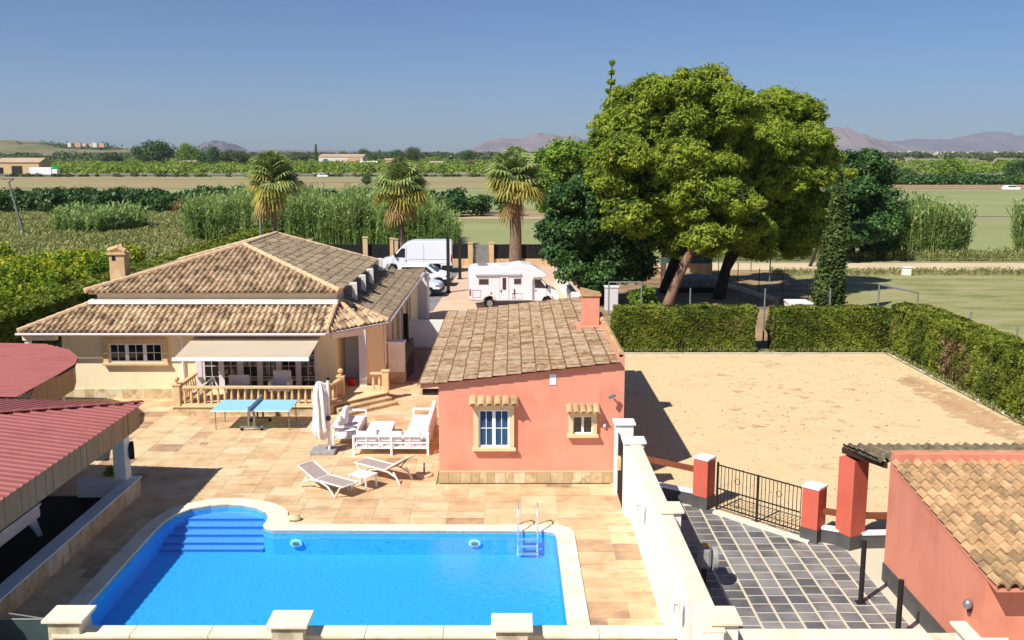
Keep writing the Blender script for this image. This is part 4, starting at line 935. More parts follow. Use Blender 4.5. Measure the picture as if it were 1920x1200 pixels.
MB().add([(1.0,-.85,1.36),(1.0,.85,1.36),(1.72,.78,2.16),(1.72,-.78,2.16),(1.03,-.85,1.33),(1.03,.85,1.33),(1.75,.78,2.13),(1.75,-.78,2.13)],[(0,1,2,3),(4,7,6,5),(0,3,7,4),(1,5,6,2),(0,4,5,1),(2,6,7,3)]).build('windscreen','glass_dark',van)
for x in(.95,4.45):
    for s in(-1,1):wheel(van,x,s*.98,.34,side=s)
panel(van,'side_moulding',[(2.1,.78),(5.7,.78),(5.7,.84),(2.1,.84)],-1.0,'camper_white',.02)
m_=MB();m_.prism([(2.3,1.1),(5.5,1.1),(5.5,1.12),(2.3,1.12)],-1.012,-1.0,'y');m_.prism([(2.1,.5),(2.12,.5),(2.12,2.3),(2.1,2.3)],-1.012,-1,'y');m_.prism([(3.5,.5),(3.52,.5),(3.52,2.3),(3.5,2.3)],-1.012,-1,'y');m_.build('door_seam','grey_metal',van)
panel(van,'rear_bumper',[(4.95,.42),(5.82,.42),(5.82,.62),(4.95,.62)],-1.0,'rubber',.03);panel(van,'tail_light',[(5.66,.9),(5.8,.9),(5.8,1.5),(5.7,1.5)],-1.0,'light_red',.02)
MB().box(1.15,1.3,-1.22,-1.03,1.3,1.6).build('mirror','black_plastic',van,bevel=.03);MB().prism([(.0,.9),(.5,1.05),(.45,1.15),(.05,.98)],-.96,-.9,'y').build('headlight','glass_dark',van)
MB().box(5.78,5.8,-.25,.25,.62,.74).build('number_plate','yellow_sticker',van)
m_=MB();m_.prism([(1.02,.5),(1.04,.5),(1.04,1.28),(1.02,1.28)],-1.012,-1,'y');m_.build('cab_door_seam','grey_metal',van);MB().box(1.98,2.12,-1.03,-1.0,1.02,1.06).build('door_handle','black_plastic',van)
van.location=(-10.65,80.2,0);van.rotation_euler=(0,0,R(1.5))
mc=thing('motorhome','white motorhome with side door and cab over nose facing right','motorhome',(0,0,0))
P=[(0,.62),(0,2.3),(.12,2.55),(.4,2.62),(2.6,2.66),(3.4,2.78),(4.1,2.68),(4.75,2.35),(5.05,2.08),(4.95,1.95),(4.2,1.92),(4.1,1.7),(4.1,.5),(1.75,.5),(1.6,.72),(1.3,.82),(1.0,.72),(.85,.5),(.3,.55)]
MB().prism(P,-1.12,1.12,'y').build('body','camper_white',mc,bevel=.06,seg=3)
P=[(4.0,.45),(4.0,1.95),(4.55,1.94),(5.3,1.22),(5.75,1.05),(5.85,.9),(5.85,.45),(5.6,.42),(5.45,.68),(5.15,.76),(4.85,.68),(4.7,.42)]
MB().prism(P,-.98,.98,'y').build('cab','car_white',mc,bevel=.05,seg=3)
panel(mc,'cab_window',[(4.25,1.28),(5.02,1.25),(4.62,1.78),(4.25,1.8)],-.98,'glass_dark',.02)
MB().add([(5.3,-.8,1.26),(5.3,.8,1.26),(4.62,.78,1.92),(4.62,-.78,1.92),(5.27,-.8,1.23),(5.27,.8,1.23),(4.59,.78,1.89),(4.59,-.78,1.89)],[(0,3,2,1),(4,5,6,7),(0,4,7,3),(1,2,6,5),(0,1,5,4),(2,3,7,6)]).build('windscreen','glass_dark',mc)
f=panel(mc,'side_door',[(1.95,.56),(2.52,.56),(2.52,2.2),(1.95,2.2)],-1.12,'camper_white',.03);panel(f,'door_window',[(2.12,1.2),(2.36,1.2),(2.36,1.95),(2.12,1.95)],-1.15,'glass_amber',.012);panel(f,'door_handle',[(1.99,1.05),(2.06,1.05),(2.06,1.2),(1.99,1.2)],-1.15,'black_plastic',.03)
m_=MB()
for a in ((1.93,.54,1.95,2.22),(2.52,.54,2.54,2.22),(1.95,2.2,2.52,2.22)):m_.box(a[0],a[2],-1.135,-1.12,a[1],a[3])
m_.build('door_frame','grey_metal',mc)
for a in ((.62,1.58,1.18,1.86),(2.9,1.58,3.3,1.86)):
    f=panel(mc,'side_window',[(a[0]-.04,a[1]-.04),(a[2]+.04,a[1]-.04),(a[2]+.04,a[3]+.04),(a[0]-.04,a[3]+.04)],-1.12,'grey_metal',.02);panel(f,'pane',[(a[0],a[1]),(a[2],a[1]),(a[2],a[3]),(a[0],a[3])],-1.14,'glass_amber',.012)
MB().box(.35,3.3,-1.24,-1.12,2.12,2.26).build('awning_case','lilac_white',mc,bevel=.02)
m_=MB()
for a,b,c,d in ((.16,.72,.7,1.2),(2.75,.6,3.4,.95)):
    for q in ((a,b,c,b+.02),(a,d-.02,c,d),(a,b,a+.02,d),(c-.02,b,c,d)):m_.box(q[0],q[2],-1.132,-1.12,q[1],q[3])
m_.build('locker_outline','grey_metal',mc)
m_=MB()
for a in ((2.88,.8,2.92,1.25),(2.78,.95,3.02,.99),(2.84,.7,2.96,.74),(2.82,1.12,2.98,1.15)):m_.box(a[0],a[2],-1.145,-1.133,a[1],a[3])
m_.build('decal','iron',mc)
MB().box(1.35,1.43,-1.14,-1.12,.95,1.04).build('socket_cover','black_plastic',mc);MB().box(-.02,.06,-1.14,-.95,.85,1.25).build('tail_light','light_red',mc)
MB().box(.6,1.2,-.4,.2,2.6,2.72).build('roof_vent','galvanised',mc,bevel=.02);MB().box(1.5,2.1,-.3,.3,2.62,2.74).build('roof_vent','camper_white',mc,bevel=.02)
for x in(1.3,5.15):
    for s in(-1,1):wheel(mc,x,s*1.0,.33,side=s)
m_=MB();m_.prism([(4.2,.5),(4.22,.5),(4.22,1.9),(4.2,1.9)],-.992,-.98,'y');m_.build('cab_door_seam','grey_metal',mc);m_=MB();m_.prism([(4.98,.72),(5.0,.72),(5.06,1.22),(5.04,1.22)],-.992,-.98,'y');m_.build('cab_door_seam','grey_metal',mc);MB().box(4.26,4.38,-1.0,-.98,1.08,1.13).build('cab_door_handle','black_plastic',mc);MB().box(4.95,5.08,-1.2,-1.0,1.25,1.5).build('mirror','black_plastic',mc,bevel=.03);MB().box(.1,1.0,-1.14,-1.11,.52,.56).build('skirt_trim','grey_metal',mc)
mc.scale=(.96,1,1);mc.location=(-2.72,61.9,0);mc.rotation_euler=(0,0,R(5))
def car(label,loc,rz,g):
    t=thing('parked_car',label,'car',(0,0,0),g)
    P=[(0,.35),(0,.9),(.25,1.0),(.55,1.5),(2.6,1.55),(3.3,1.05),(4.1,.88),(4.25,.7),(4.25,.3),(3.8,.3),(3.7,.58),(3.4,.66),(3.1,.58),(3.0,.3),(1.2,.3),(1.1,.58),(.8,.66),(.5,.58),(.4,.3)]
    MB().prism(P,-.88,.88,'y').build('body','car_white',t,bevel=.09,seg=3)
    panel(t,'side_window',[(.6,1.0),(3.05,.98),(2.55,1.42),(.75,1.42)],-.85,'glass_dark',.035)
    MB().add([(2.68,-.7,1.53),(2.68,.7,1.53),(3.32,.76,1.08),(3.32,-.76,1.08),(2.6,-.7,1.5),(2.6,.7,1.5),(3.28,.76,1.03),(3.28,-.76,1.03)],[(0,3,2,1),(4,5,6,7),(0,4,7,3),(1,2,6,5),(0,1,5,4),(2,3,7,6)]).build('windscreen','glass_dark',t)
    for x in(.8,3.4):
        for s in(-1,1):wheel(t,x,s*.86,.31,side=s)
    MB().box(3.75,4.29,-.9,.9,.3,.55).build('front_bumper','black_plastic',t,bevel=.05);MB().prism([(3.9,.7),(4.2,.68),(4.2,.78),(3.95,.86)],-.9,-.6,'y').build('headlight','grey_metal',t)
    t.location=loc;t.rotation_euler=(0,0,rz);return t
car('small white car nearer the bungalow corner, nose to the right',(-9.0,67.2,0),R(-4),'small cars beside the bungalow')
car('small white car behind the other, partly hidden, in front of the van',(-8.7,72.3,0),R(-3),'small cars beside the bungalow')
for i,(x,y,h) in enumerate(((-4.44,68.3,3.75),(-4.02,75.6,3.1))):
    t=thing('carport_post',['dark post standing beside the small white cars, nearer one','dark post standing behind the motorhome, farther one'][i],'post',(x,y,0),'dark posts in the parking yard')
    MB().box(x-.11,x+.11,y-.11,y+.11,0,h).build('post_body','iron',t);MB().box(x-.2,x+.2,y-.2,y+.2,0,.06).build('foot','iron',t)
# ------------------------------------------------------------------ back boundary of the yard
def bwall(label,x0,x1,y,m='beige_block'):
    t=thing('back_wall',label,'wall',(x0,y,0),'beige back wall sections')
    MB().box(x0,x1,y-.12,y+.12,0,.65).build('wall_body','beige_block',t);MB().box(x0,x1,y-.04,y+.04,.65,1.88).build('infill_panel','black_panel',t)
bwall('beige yard wall with black screen left of the grey door',-9.8,-3.7,84.2);bwall('beige yard wall with black screen right of the grey door',-1.6,5.1,84.2)
bwall('beige yard wall with black screen at the left behind the roof',-20,-10.3,84.2)
for i,(x,h) in enumerate(((-17.2,2.3),(-12.5,2.45),(-10.2,2.35),(-9.9,2.3),(-3.55,1.98),(-1.75,1.98))):
    lab=['beige wall pillar behind the bungalow ridge','beige wall pillar left of the white van','thick beige wall pillar beside the second palm','slim beige wall pillar touching the thick one','beige door pillar left of the grey door','beige door pillar right of the grey door'][i]
    t=thing('wall_pillar',lab,'pillar',(x,84.05,0),'pillars of the yard wall')
    MB().box(x-.2,x+.2,83.85,84.3,0,h).build('pillar_body','beige_block',t);MB().box(x-.25,x+.25,83.8,84.35,h,h+.08).build('cap','beige_block',t)
o=MB().box(-3.3,-2.0,84.1,84.2,0,1.85).build('yard_door','galvanised',bevel=.01);tag(o,'grey metal door in the beige yard wall','door')
t=thing('satellite_dish','small grey satellite dish on the yard wall','satellite dish',(-1.5,83.6,1.1));MB().lathe([(.02,-.06),(.2,-.02),(.32,.06)],(0,0,0),16).build('dish','galvanised',t)
t.location=(0,0,0)
for ch in t.children:ch.rotation_euler=(R(75),0,0);ch.location=(-1.45,83.5,1.25)
MB().tube([(-1.45,83.8,1.15),(-1.45,83.55,1.2)],.03).build('bracket','iron',t)
t=thing('garden_wall','low white stepped wall between the parking yard and the trees','wall',(3.6,66,0))
MB().prism([(3.3,74),(3.5,74),(4.15,59.6),(3.75,59.6)],0,1.0).build('wall_body','white_plaster',t);MB().box(3.65,4.3,58.8,59.7,0,1.25).build('end_pier','white_plaster',t,bevel=.01);MB().box(3.55,3.75,67,67.3,0,1.4).build('pier','white_plaster',t);MB().box(3.3,3.5,71.9,72.2,0,1.35).build('pier','white_plaster',t)
# ------------------------------------------------------------------ garden objects under the trees
def frame(label,x0,y0,x1,y1,h,g='metal frames round the arena'):
    t=thing('metal_frame',label,'frame',(x0,y0,0),g)
    for x,y in ((x0,y0),(x1,y1)):MB().tube([(x,y,0),(x,y,h)],.045,8).build('upright','galvanised',t,smooth=True)
    MB().tube([(x0,y0,h),(x1,y1,h)],.045,8).build('crossbar','galvanised',t,smooth=True)
frame('grey metal goal frame under the dark broadleaf tree',5.8,58.5,7.75,58.5,2.0)
frame('grey metal goal frame on the mown field behind the right hedge',19.9,53.0,20.7,49.8,2.6)
for i,(px,yb,yt,Y) in enumerate(((1292,590,540,57.5),(1430,640,541,50.0),(1552,600,541,55),(1815,625,585,50.5),(1903,655,612,46.5),(1405,500,487,80),(1440,520,487,74))):
    x=(px-960)/F*(Y+1);z=A(px,yt,Y)[1]
    o=MB().tube([(x,Y,0),(x,Y,z)],.045,8).build('fence_post','galvanised',smooth=True)
    tag(o,['thin grey post left of the leaning pine trunk shadow','tall grey post at the gap between the two hedges','grey post in front of the cypress','grey post on the mown field behind the right hedge, nearer the frame','grey post on the mown field at the right edge','thin post beside the dirt track under the pines, left one','thin post beside the dirt track under the pines, right one'][i],'post','grey posts round the garden')
t=thing('fence_line','wire fence posts on a low concrete edge running to the dirt track','fence',(15,70,0))
MB().bar((14.6,76,.1),(18.2,60,.1),.25,.3).build('concrete_edge','old_white',t)
for k in range(6):
    p=Vector((14.6,76,0)).lerp(Vector((18.2,60,0)),k/5);MB().tube([p,p+Z*1.9],.03,6).build('fence_post','iron',t)
t=thing('locker','lilac grey garden locker beneath the dark broadleaf tree','locker',(6,60.5,0));MB().box(5.75,6.55,60.2,60.8,0,1.45).build('cabinet','lilac_white',t,bevel=.02);MB().box(5.7,6.6,60.15,60.85,1.45,1.5).build('top','white_paint',t)
t=thing('garden_shed','grey green shed behind the pine trunks','shed',(13.5,76,0))
MB().box(11.9,15.4,75.6,78.5,0,2.6).build('wall','gate_green',t);MB().prism([(11.6,2.6),(15.7,2.6),(15.2,3.1),(12.1,3.1)],75.4,78.8,'y').build('roof','galvanised',t);MB().box(11.88,15.42,75.55,75.6,0,1.2).build('stone_base','beige_block',t)
t=thing('covered_trailer','low grey tarpaulin covered trailer under the pines','trailer',(12.5,68.8,0))
MB().prism([(11.2,67.9),(14.2,67.9),(14.5,69.2),(13.4,71.5),(11.2,71.5)],.35,1.0).build('tarpaulin','galvanised',t,bevel=.12);MB().prism([(11.3,68),(14.1,68),(14.3,69.2),(11.3,71.3)],0,.35).build('chassis','iron',t)
t=thing('trestle','small brown timber table frame behind the pine trunk','frame',(9.6,72,0))
for x,y in ((9.1,72),(11,72)):MB().box(x-.07,x+.07,y-.07,y+.07,0,1.2).build('leg','wood_beam',t)
MB().box(9.0,11.1,71.9,72.1,1.2,1.32).build('top_rail','wood_beam',t)
t=thing('garden_table','white garden table beside the cypress behind the hedge','table',(16.8,57.5,0))
MB().box(16.2,17.5,56.6,58.2,.95,1.02).build('tabletop','white_paint',t)
for x in(16.3,17.4):
    for y in(56.7,58.1):MB().box(x-.05,x+.05,y-.05,y+.05,0,.95).build('leg','white_plaster',t)
o=MB().lathe([(.28,0),(.3,.45),(.28,.9)],(16.3,59.8,0),14).build('barrel','black_panel',smooth=True);tag(o,'black barrel behind the white garden table','barrel')
t=thing('irrigation_box','small white irrigation box on the mown field verge','box',(31.5,78,0));MB().box(31.1,31.7,77.8,78.3,.0,.6).build('box_body','white_plaster',t,bevel=.02);MB().box(31.05,31.75,77.75,78.35,.6,.66).build('lid','white_paint',t)
# ------------------------------------------------------------------ vegetation helpers
def cone_trunk(name,pts,rs,m,t):return MB().tube(pts,rs,10).build(name,m,t,smooth=True)
def crown(L,Y,dy,seed,sub=6,fl=.7,fr=.5):
    """turn outline discs (px,py,rpx) into clumps at distance Y, spread dy in depth"""
    r_=random.Random(seed);out=[]
    for (px,py,rp) in L:
        yy=Y+r_.uniform(-dy,dy)*.8;d=yy/c_ if False else yy
        x,z=A(px,py,yy);r=rp*(yy*c_+(H-z)*s_)/F
        for k in range(sub):
            a=Vector((r_.gauss(0,1),r_.gauss(0,1),r_.gauss(0,.8)));a.normalize();q=r*r_.uniform(.15,.6)
            rr=r*fr*r_.uniform(.6,1.15);out.append((x+a.x*q,yy+a.y*q,z+a.z*q,rr,rr,rr*fl))
    return out
def crown2(name,L,Y,dy,seed,ntuft,n,size,m,t,tr=(.38,.72),fl=.6,elong=1.6,up=.45,core=None):
    r_=random.Random(seed);big=[];tf=[]
    for (px,py,rp) in L:
        yy=Y+r_.uniform(-dy,dy);x,z=A(px,py,yy);r=rp*(yy*c_+(H-z)*s_)/F;big.append((x,yy,z,r))
    tot=sum(b[3]**2 for b in big)
    for (x,y,z,r) in big:
        for k in range(max(6,int(ntuft*r*r/tot))):
            d=Vector((r_.gauss(0,1),r_.gauss(0,1),r_.gauss(.15,.9)));d.normalize();q=r*(r_.uniform(.6,1.0) if r_.random()<.85 else r_.uniform(1,1.2));a=tr[0]+(tr[1]-tr[0])*r_.random()**1.4*1.15
            tf.append((x+d.x*q,y+d.y*q,z+d.z*q*.85,a,a,a*fl))
    leaves(name,tf,n,size,m,t,seed=seed,elong=elong,shell=.5,up=up)
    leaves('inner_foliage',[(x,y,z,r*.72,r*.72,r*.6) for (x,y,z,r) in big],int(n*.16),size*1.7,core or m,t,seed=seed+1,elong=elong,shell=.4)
def pxy(px,py,Y):
    x,z=A(px,py,Y);return (x,Y,z)
# pine trees
t=thing('pine_tree','big bright green pine with a leaning bare trunk, the larger left one','tree',(9.5,61,0),'umbrella pines')
L=[(1150,255,42),(1140,320,36),(1185,200,42),(1235,175,38),(1290,165,36),(1335,160,34),(1380,200,38),(1270,220,50),(1210,270,50),(1330,230,50),(1170,390,36),(1210,340,44),(1280,300,52),(1350,300,48),(1240,390,40),(1310,370,44),(1395,260,38),(1400,330,38),(1250,440,30),(1360,400,40),(1200,420,26),(1330,445,36),(1270,460,22),(1380,370,36),(1150,350,30),(1345,460,26),(1160,290,38),(1300,405,42),(1255,385,40),(1390,430,36),(1330,330,50),(1230,320,44),(1170,235,40),(1310,225,50),(1410,420,30)]
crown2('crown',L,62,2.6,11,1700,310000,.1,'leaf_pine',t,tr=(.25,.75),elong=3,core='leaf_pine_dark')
b0=pxy(1246,583,60.7);cone_trunk('trunk',[b0,pxy(1272,520,61),pxy(1300,460,61.5),pxy(1318,400,62),pxy(1310,300,62)],[.33,.28,.25,.2,.1],'bark_pine',t)
for e,q in (((1240,340),61.5),((1380,300),63),((1200,400),61),((1345,440),62.5)):cone_trunk('branch',[pxy(1312,400,62),pxy((1312+e[0])/2,(400+e[1])/2-8,61.8),pxy(*e,q)],[.14,.1,.05],'bark_pine',t)
t=thing('pine_tree','pine with darker forked trunk standing right of the larger pine','tree',(13.9,65,0),'umbrella pines')
L=[(1430,215,36),(1470,200,34),(1505,215,32),(1530,265,30),(1450,270,44),(1500,300,44),(1535,330,28),(1430,330,44),(1480,370,46),(1530,390,34),(1440,420,40),(1490,450,34),(1420,460,28),(1520,440,26),(1400,380,34),(1550,295,18),(1460,330,44)]
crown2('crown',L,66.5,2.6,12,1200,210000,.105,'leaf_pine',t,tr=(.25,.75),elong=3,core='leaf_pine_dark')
cone_trunk('trunk',[(13.8,65.2,0),pxy(1362,500,65.5),pxy(1380,440,66),pxy(1440,330,66.5)],[.45,.32,.25,.12],'bark_dark',t);cone_trunk('fork',[pxy(1358,515,65.4),pxy(1385,470,65.6),pxy(1420,420,66)],[.22,.18,.1],'bark_dark',t)
t=thing('pine_tree','dark pine trunk and crown hidden behind the two bright pines','tree',(11,68,0),'umbrella pines')
L=[(1300,280,60),(1350,330,60),(1400,400,50),(1280,380,50),(1460,400,50),(1500,380,44),(1230,330,50)]
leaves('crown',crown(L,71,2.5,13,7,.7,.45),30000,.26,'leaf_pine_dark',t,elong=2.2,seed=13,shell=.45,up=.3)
cone_trunk('trunk',[(10.6,68,0),pxy(1262,500,68.5),pxy(1290,420,70),pxy(1330,330,71)],[.45,.38,.28,.12],'bark_dark',t)
t=thing('broadleaf_tree','dense dark green broadleaf tree left of the pines','tree',(5.8,62.9,0))
L=[(1055,370,28),(1100,360,34),(1150,390,36),(1190,420,32),(1045,420,28),(1090,420,40),(1140,450,40),(1190,470,34),(1050,470,28),(1090,480,38),(1150,500,36),(1200,505,22),(1070,510,24),(1115,520,26),(1105,340,22),(1030,440,20),(1215,450,18)]
crown2('crown',L,63,1.7,14,700,100000,.15,'leaf_dark',t,tr=(.3,.6),fl=.8,elong=1.5)
cone_trunk('trunk',[(5.6,63,0),(5.7,63,1.6),(5.9,63,4),(6,63,6)],[.36,.3,.25,.1],'bark_dark',t)
t=thing('broadleaf_tree','rounded light green tree behind the third palm','tree',(4.7,95,0))
crown2('crown',[(1030,300,26),(1060,292,28),(1092,300,28),(1020,335,24),(1060,330,28),(1095,345,26),(1040,375,26),(1085,385,26)],95,2,15,400,40000,.2,'leaf_mid',t,tr=(.5,.9),fl=.6)
cone_trunk('trunk',[(5,95,0),(5,95,4)],[.35,.2],'bark_dark',t)
t=thing('conifer','slim spiky conifer top rising above the pines','tree',(9,78,0))
x,z0_=A(1140,260,78);x2,z2=A(1148,118,78)
bl=[]
for k in range(9):
    f=k/8;zz=z0_+(z2-z0_)*f;r=.5*(1-f)+.16
    for a in range(4):
        an=a*math.pi/2+k;bl.append((x+(x2-x)*f+math.cos(an)*r*.6,78+math.sin(an)*r*.6,zz,r*.5,r*.5,.16))
leaves('crown',bl,2000,.16,'leaf_pine',t,seed=16,elong=2);cone_trunk('trunk',[(x,78,0),(x,78,z0_),(x2,78,z2)],[.25,.12,.04],'bark_dark',t)
t=thing('broadleaf_tree','dark green broad tree right of the cypress by the dirt track','tree',(29,90,0))
L=[(1590,310,26),(1625,305,26),(1650,330,24),(1600,355,30),(1645,375,28),(1665,395,20),(1610,400,32),(1655,425,26),(1600,440,26),(1580,350,24),(1640,465,20),(1580,400,22)]
crown2('crown',L,90,2.4,17,600,60000,.2,'leaf_dark',t,tr=(.5,.9),fl=.6)
cone_trunk('trunk',[(31,90,0),(31,90,4),(30.5,90,7)],[.4,.3,.15],'bark_dark',t)
t=thing('young_pine','small yellow green pine tuft above the cypress','tree',(28,84,0));leaves('crown',crown([(1595,325,16),(1578,345,14),(1560,380,14),(1548,400,10)],84,1,18,6,.8,.45),6500,.2,'leaf_pine',t,seed=18,elong=2.2);cone_trunk('trunk',[(25.5,84,0),(27.5,84,6)],[.15,.08],'bark_dark',t)
t=thing('cypress_tree','tall narrow cypress standing behind the arena hedge','tree',(18.85,58.3,0))
bl=[]
for k in range(26):
    f=k/25;zz=.4+f*8.0;r=.98*(1-f)**.62+.07;cx_=18.85+.35*f
    for a in range(5):
        an=a*2*math.pi/5+k*.7;bl.append((cx_+math.cos(an)*r*.55,58.3+math.sin(an)*r*.55,zz,r*.45,r*.45,.42))
leaves('crown',bl,26000,.13,'leaf_cypress',t,seed=19,elong=1.8,shell=.5,up=.5);cone_trunk('trunk',[(18.85,58.3,0),(19.1,58.3,6)],[.16,.06],'bark_dark',t)
t=thing('young_tree','small leafy shrub under the trees behind the arena hedge','shrub',(8,59.5,0));leaves('foliage',[(7.6,59.5,.8,.5,.5,.5),(8.1,59.6,1.1,.5,.5,.5),(8.5,59.7,.5,.5,.5,.4)],900,.2,'leaf_mid',t,seed=20)
# hedges
def hedge(label,x0,x1,y0,y1,h,n,sz,seed,m='leaf_hedge',rot=None,brown=0,group='clipped hedges'):
    t=thing('hedge',label,'hedge',((x0+x1)/2,(y0+y1)/2,0),group)
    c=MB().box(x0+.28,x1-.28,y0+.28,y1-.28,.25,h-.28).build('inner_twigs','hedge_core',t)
    rs=np.random.RandomState(seed);lx,ly=x1-x0,y1-y0
    ar=np.array([lx*ly,lx*h,lx*h,ly*h,ly*h]);fi=rs.choice(5,n,p=ar/ar.sum());u=rs.uniform(0,1,n);v=rs.uniform(0,1,n)
    nb=np.array([(0,0,1),(0,-1,0),(0,1,0),(-1,0,0),(1,0,0)],float)[fi]
    P=np.zeros((n,3));T=fi==0;P[T]=np.stack([u[T]*lx,v[T]*ly,np.full(T.sum(),h)],1)
    for k,c in ((1,0),(2,ly)):
        q=fi==k;P[q]=np.stack([u[q]*lx,np.full(q.sum(),c),v[q]*h],1)
    for k,c in ((3,0),(4,lx)):
        q=fi==k;P[q]=np.stack([np.full(q.sum(),c),u[q]*ly,v[q]*h],1)
    P+=[x0,y0,0]
    bmp=.07*np.sin(P[:,0]*2.3+P[:,2]*3.1+seed)+.07*np.sin(P[:,1]*2.9-P[:,2]*2.2)+.04*np.sin(P[:,0]*7+P[:,1]*6.1+P[:,2]*8)
    P+=nb*(bmp-np.abs(rs.normal(0,.09,n))+.02)[:,None];P[:,2]=np.maximum(P[:,2],.05)
    nn=nb*.7+rs.normal(size=(n,3))*.6+[0,0,.3];nn/=np.linalg.norm(nn,axis=1)[:,None]
    tt=rs.normal(size=(n,3));tt-=nn*(tt*nn).sum(1)[:,None];tt/=np.linalg.norm(tt,axis=1)[:,None];bb=np.cross(nn,tt);sz=sz*rs.uniform(.6,1.5,n)[:,None]
    V=np.stack([P-tt*sz,P-bb*sz/2,P+tt*sz,P+bb*sz/2],1)
    patch=np.sin(P[:,0]*.9+seed)*np.sin(P[:,1]*.8+seed*.7)+.5*np.sin(P[:,0]*2.7+P[:,2]*2)*np.sin(P[:,1]*3.1)
    br=(patch+rs.normal(0,.25,n)>1.05-brown*2)&(P[:,2]<h*.8)&(brown>0)
    tone=np.clip(.45+.18*T+rs.normal(0,.16,n)+.15*np.sin(P[:,0]*1.3+P[:,1]*1.7),0,1)  # lighter tone on top leaves paints in the sunlit look
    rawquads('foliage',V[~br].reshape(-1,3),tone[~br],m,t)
    if br.any():rawquads('dry_twigs',V[br].reshape(-1,3),tone[br],'leaf_hedge_brown',t)
    return t
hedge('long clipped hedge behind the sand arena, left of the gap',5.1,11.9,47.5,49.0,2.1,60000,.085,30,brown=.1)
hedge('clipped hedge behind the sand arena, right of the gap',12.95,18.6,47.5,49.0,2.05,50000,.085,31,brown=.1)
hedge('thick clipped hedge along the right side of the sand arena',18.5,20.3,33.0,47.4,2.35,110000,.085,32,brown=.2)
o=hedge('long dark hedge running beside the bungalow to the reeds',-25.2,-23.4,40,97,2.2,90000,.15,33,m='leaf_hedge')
sheet('arena_kerb',[[(3.6,47.1),(18.2,47.1),(18.2,47.32),(3.6,47.32)],[(18.2,47.2),(18.4,47.2),(18.65,33.5),(18.4,33.5)]],.012,'old_white')
# palms
def palm(label,px,cy_,Y,rad,tr,seed,skirt):
    r_=random.Random(seed);x,zc=A(px,cy_,Y);t=thing('fan_palm',label,'palm tree',(x,Y,0),'fan palms behind the yard wall')
    cone_trunk('trunk',[(x,Y,0),(x+.05,Y,zc*.35),(x,Y,zc*.7),(x,Y,zc)],[tr*1.15,tr,tr*.85,tr*.7],'bark_palm',t)
    V={'leaf_palm':[],'leaf_palm_yellow':[],'leaf_palm_dead':[]};T={k:[] for k in V}
    n=104
    for i in range(n):
        f=i/n;el=R(86-112*f+r_.gauss(0,13)) if f<.9 else R(-50-r_.uniform(0,32));az=i*2.39996+r_.uniform(-.2,.2)
        m='leaf_palm' if f<.66 else ('leaf_palm_yellow' if f<.92 else 'leaf_palm_dead')
        if f>.8 and r_.random()>skirt:continue
        d=Vector((math.cos(az)*math.cos(el),math.sin(az)*math.cos(el),math.sin(el)));pl_=rad*r_.uniform(.3,.58)*(1.1 if f<.4 else 1)
        o0=Vector((x,Y,zc+ (.25 if f<.4 else -.25*f)));o1=o0+d*pl_;o1.z-=pl_*.12
        side=d.cross(Z);side.normalize();upv=side.cross(d).normalized()
        w_=.03;V[m]+=[o0-side*w_,o0+side*w_,o1+side*w_,o1-side*w_];T[m].append(.5)
        bl=rad*r_.uniform(.45,.62)
        for k in range(15):
            a=R(-95+190*k/14);dd=(d*math.cos(a)+side*math.sin(a)).normalized();ln=bl*(1-.2*abs(a)/1.6)
            q1=o1+dd*ln*.55+upv*.04;q2=o1+dd*ln;q2.z-=ln*(.42 if m=='leaf_palm' else .6);q1.z-=ln*.06;wv=dd.cross(upv).normalized()*.085*rad/2.7
            V[m]+=[o1-wv*.3,o1+wv*.3,q1+wv,q1-wv,q1-wv,q1+wv,q2+wv*.25,q2-wv*.25];tn=min(1,max(0,r_.gauss(.5,.2)));T[m]+=[tn,tn]
    for m,nm in (('leaf_palm','green_fronds'),('leaf_palm_yellow','yellow_fronds'),('leaf_palm_dead','dead_fronds')):
        if V[m]:rawquads(nm,np.array([tuple(v) for v in V[m]]),T[m],m,t)
palm('fan palm behind the bungalow ridge, leftmost of three',511,338,84,2.75,.19,1,.3)
palm('fan palm with yellow hanging fronds behind the white van, middle of three',752,350,84,2.75,.22,2,.5)
palm('stout fan palm with a thick trunk behind the motorhome, rightmost',966,338,84,3.1,.52,3,.35)
# reeds / tall grass
def reeds(name,label,fn,n,h,m,seed,lw=.07,k=7,ll=.7,kind='stuff',cat='reeds'):
    rs=np.random.RandomState(seed);P=np.array([fn(rs) for _ in range(n)]);hh=h*rs.uniform(.6,1.05,n)*(1+.13*np.sin(P[:,0]*1.1+seed)+.09*np.sin(P[:,0]*2.7+P[:,1]*1.9))
    lean=rs.normal(0,.09,(n,2));V=[];tone=[]
    az=rs.uniform(0,6.28,n);s=np.stack([np.cos(az),np.sin(az),np.zeros(n)],1)*(lw*.35)
    b=np.concatenate([P,np.zeros((n,1))],1);tp=b+np.concatenate([lean*hh[:,None],hh[:,None]],1)
    V.append(np.stack([b-s,b+s,tp+s*.4,tp-s*.4],1));st=rs.uniform(.2,.8,n);tone.append(st)
    for j in range(k):
        f=rs.uniform(.25,.98,n)[:,None];p=b+(tp-b)*f;a=rs.uniform(0,6.28,n);L_=ll*rs.uniform(.5,1.2,n)
        d=np.stack([np.cos(a)*L_*.7,np.sin(a)*L_*.7,L_*rs.uniform(-.1,.95,n)],1);w_=np.stack([-np.sin(a),np.cos(a),np.zeros(n)],1)*lw
        V.append(np.stack([p,p+d*.5-w_+[0,0,.05],p+d,p+d*.5+w_+[0,0,.05]],1));tone.append(np.clip(st+rs.normal(0,.15,n),0,1))
    o=rawquads(name,np.concatenate(V).reshape(-1,3),np.concatenate(tone),m);tag(o,label,cat,None,kind);return o
def rect(x0,x1,y0,y1):return lambda rs:(rs.uniform(x0,x1),rs.uniform(y0,y1))
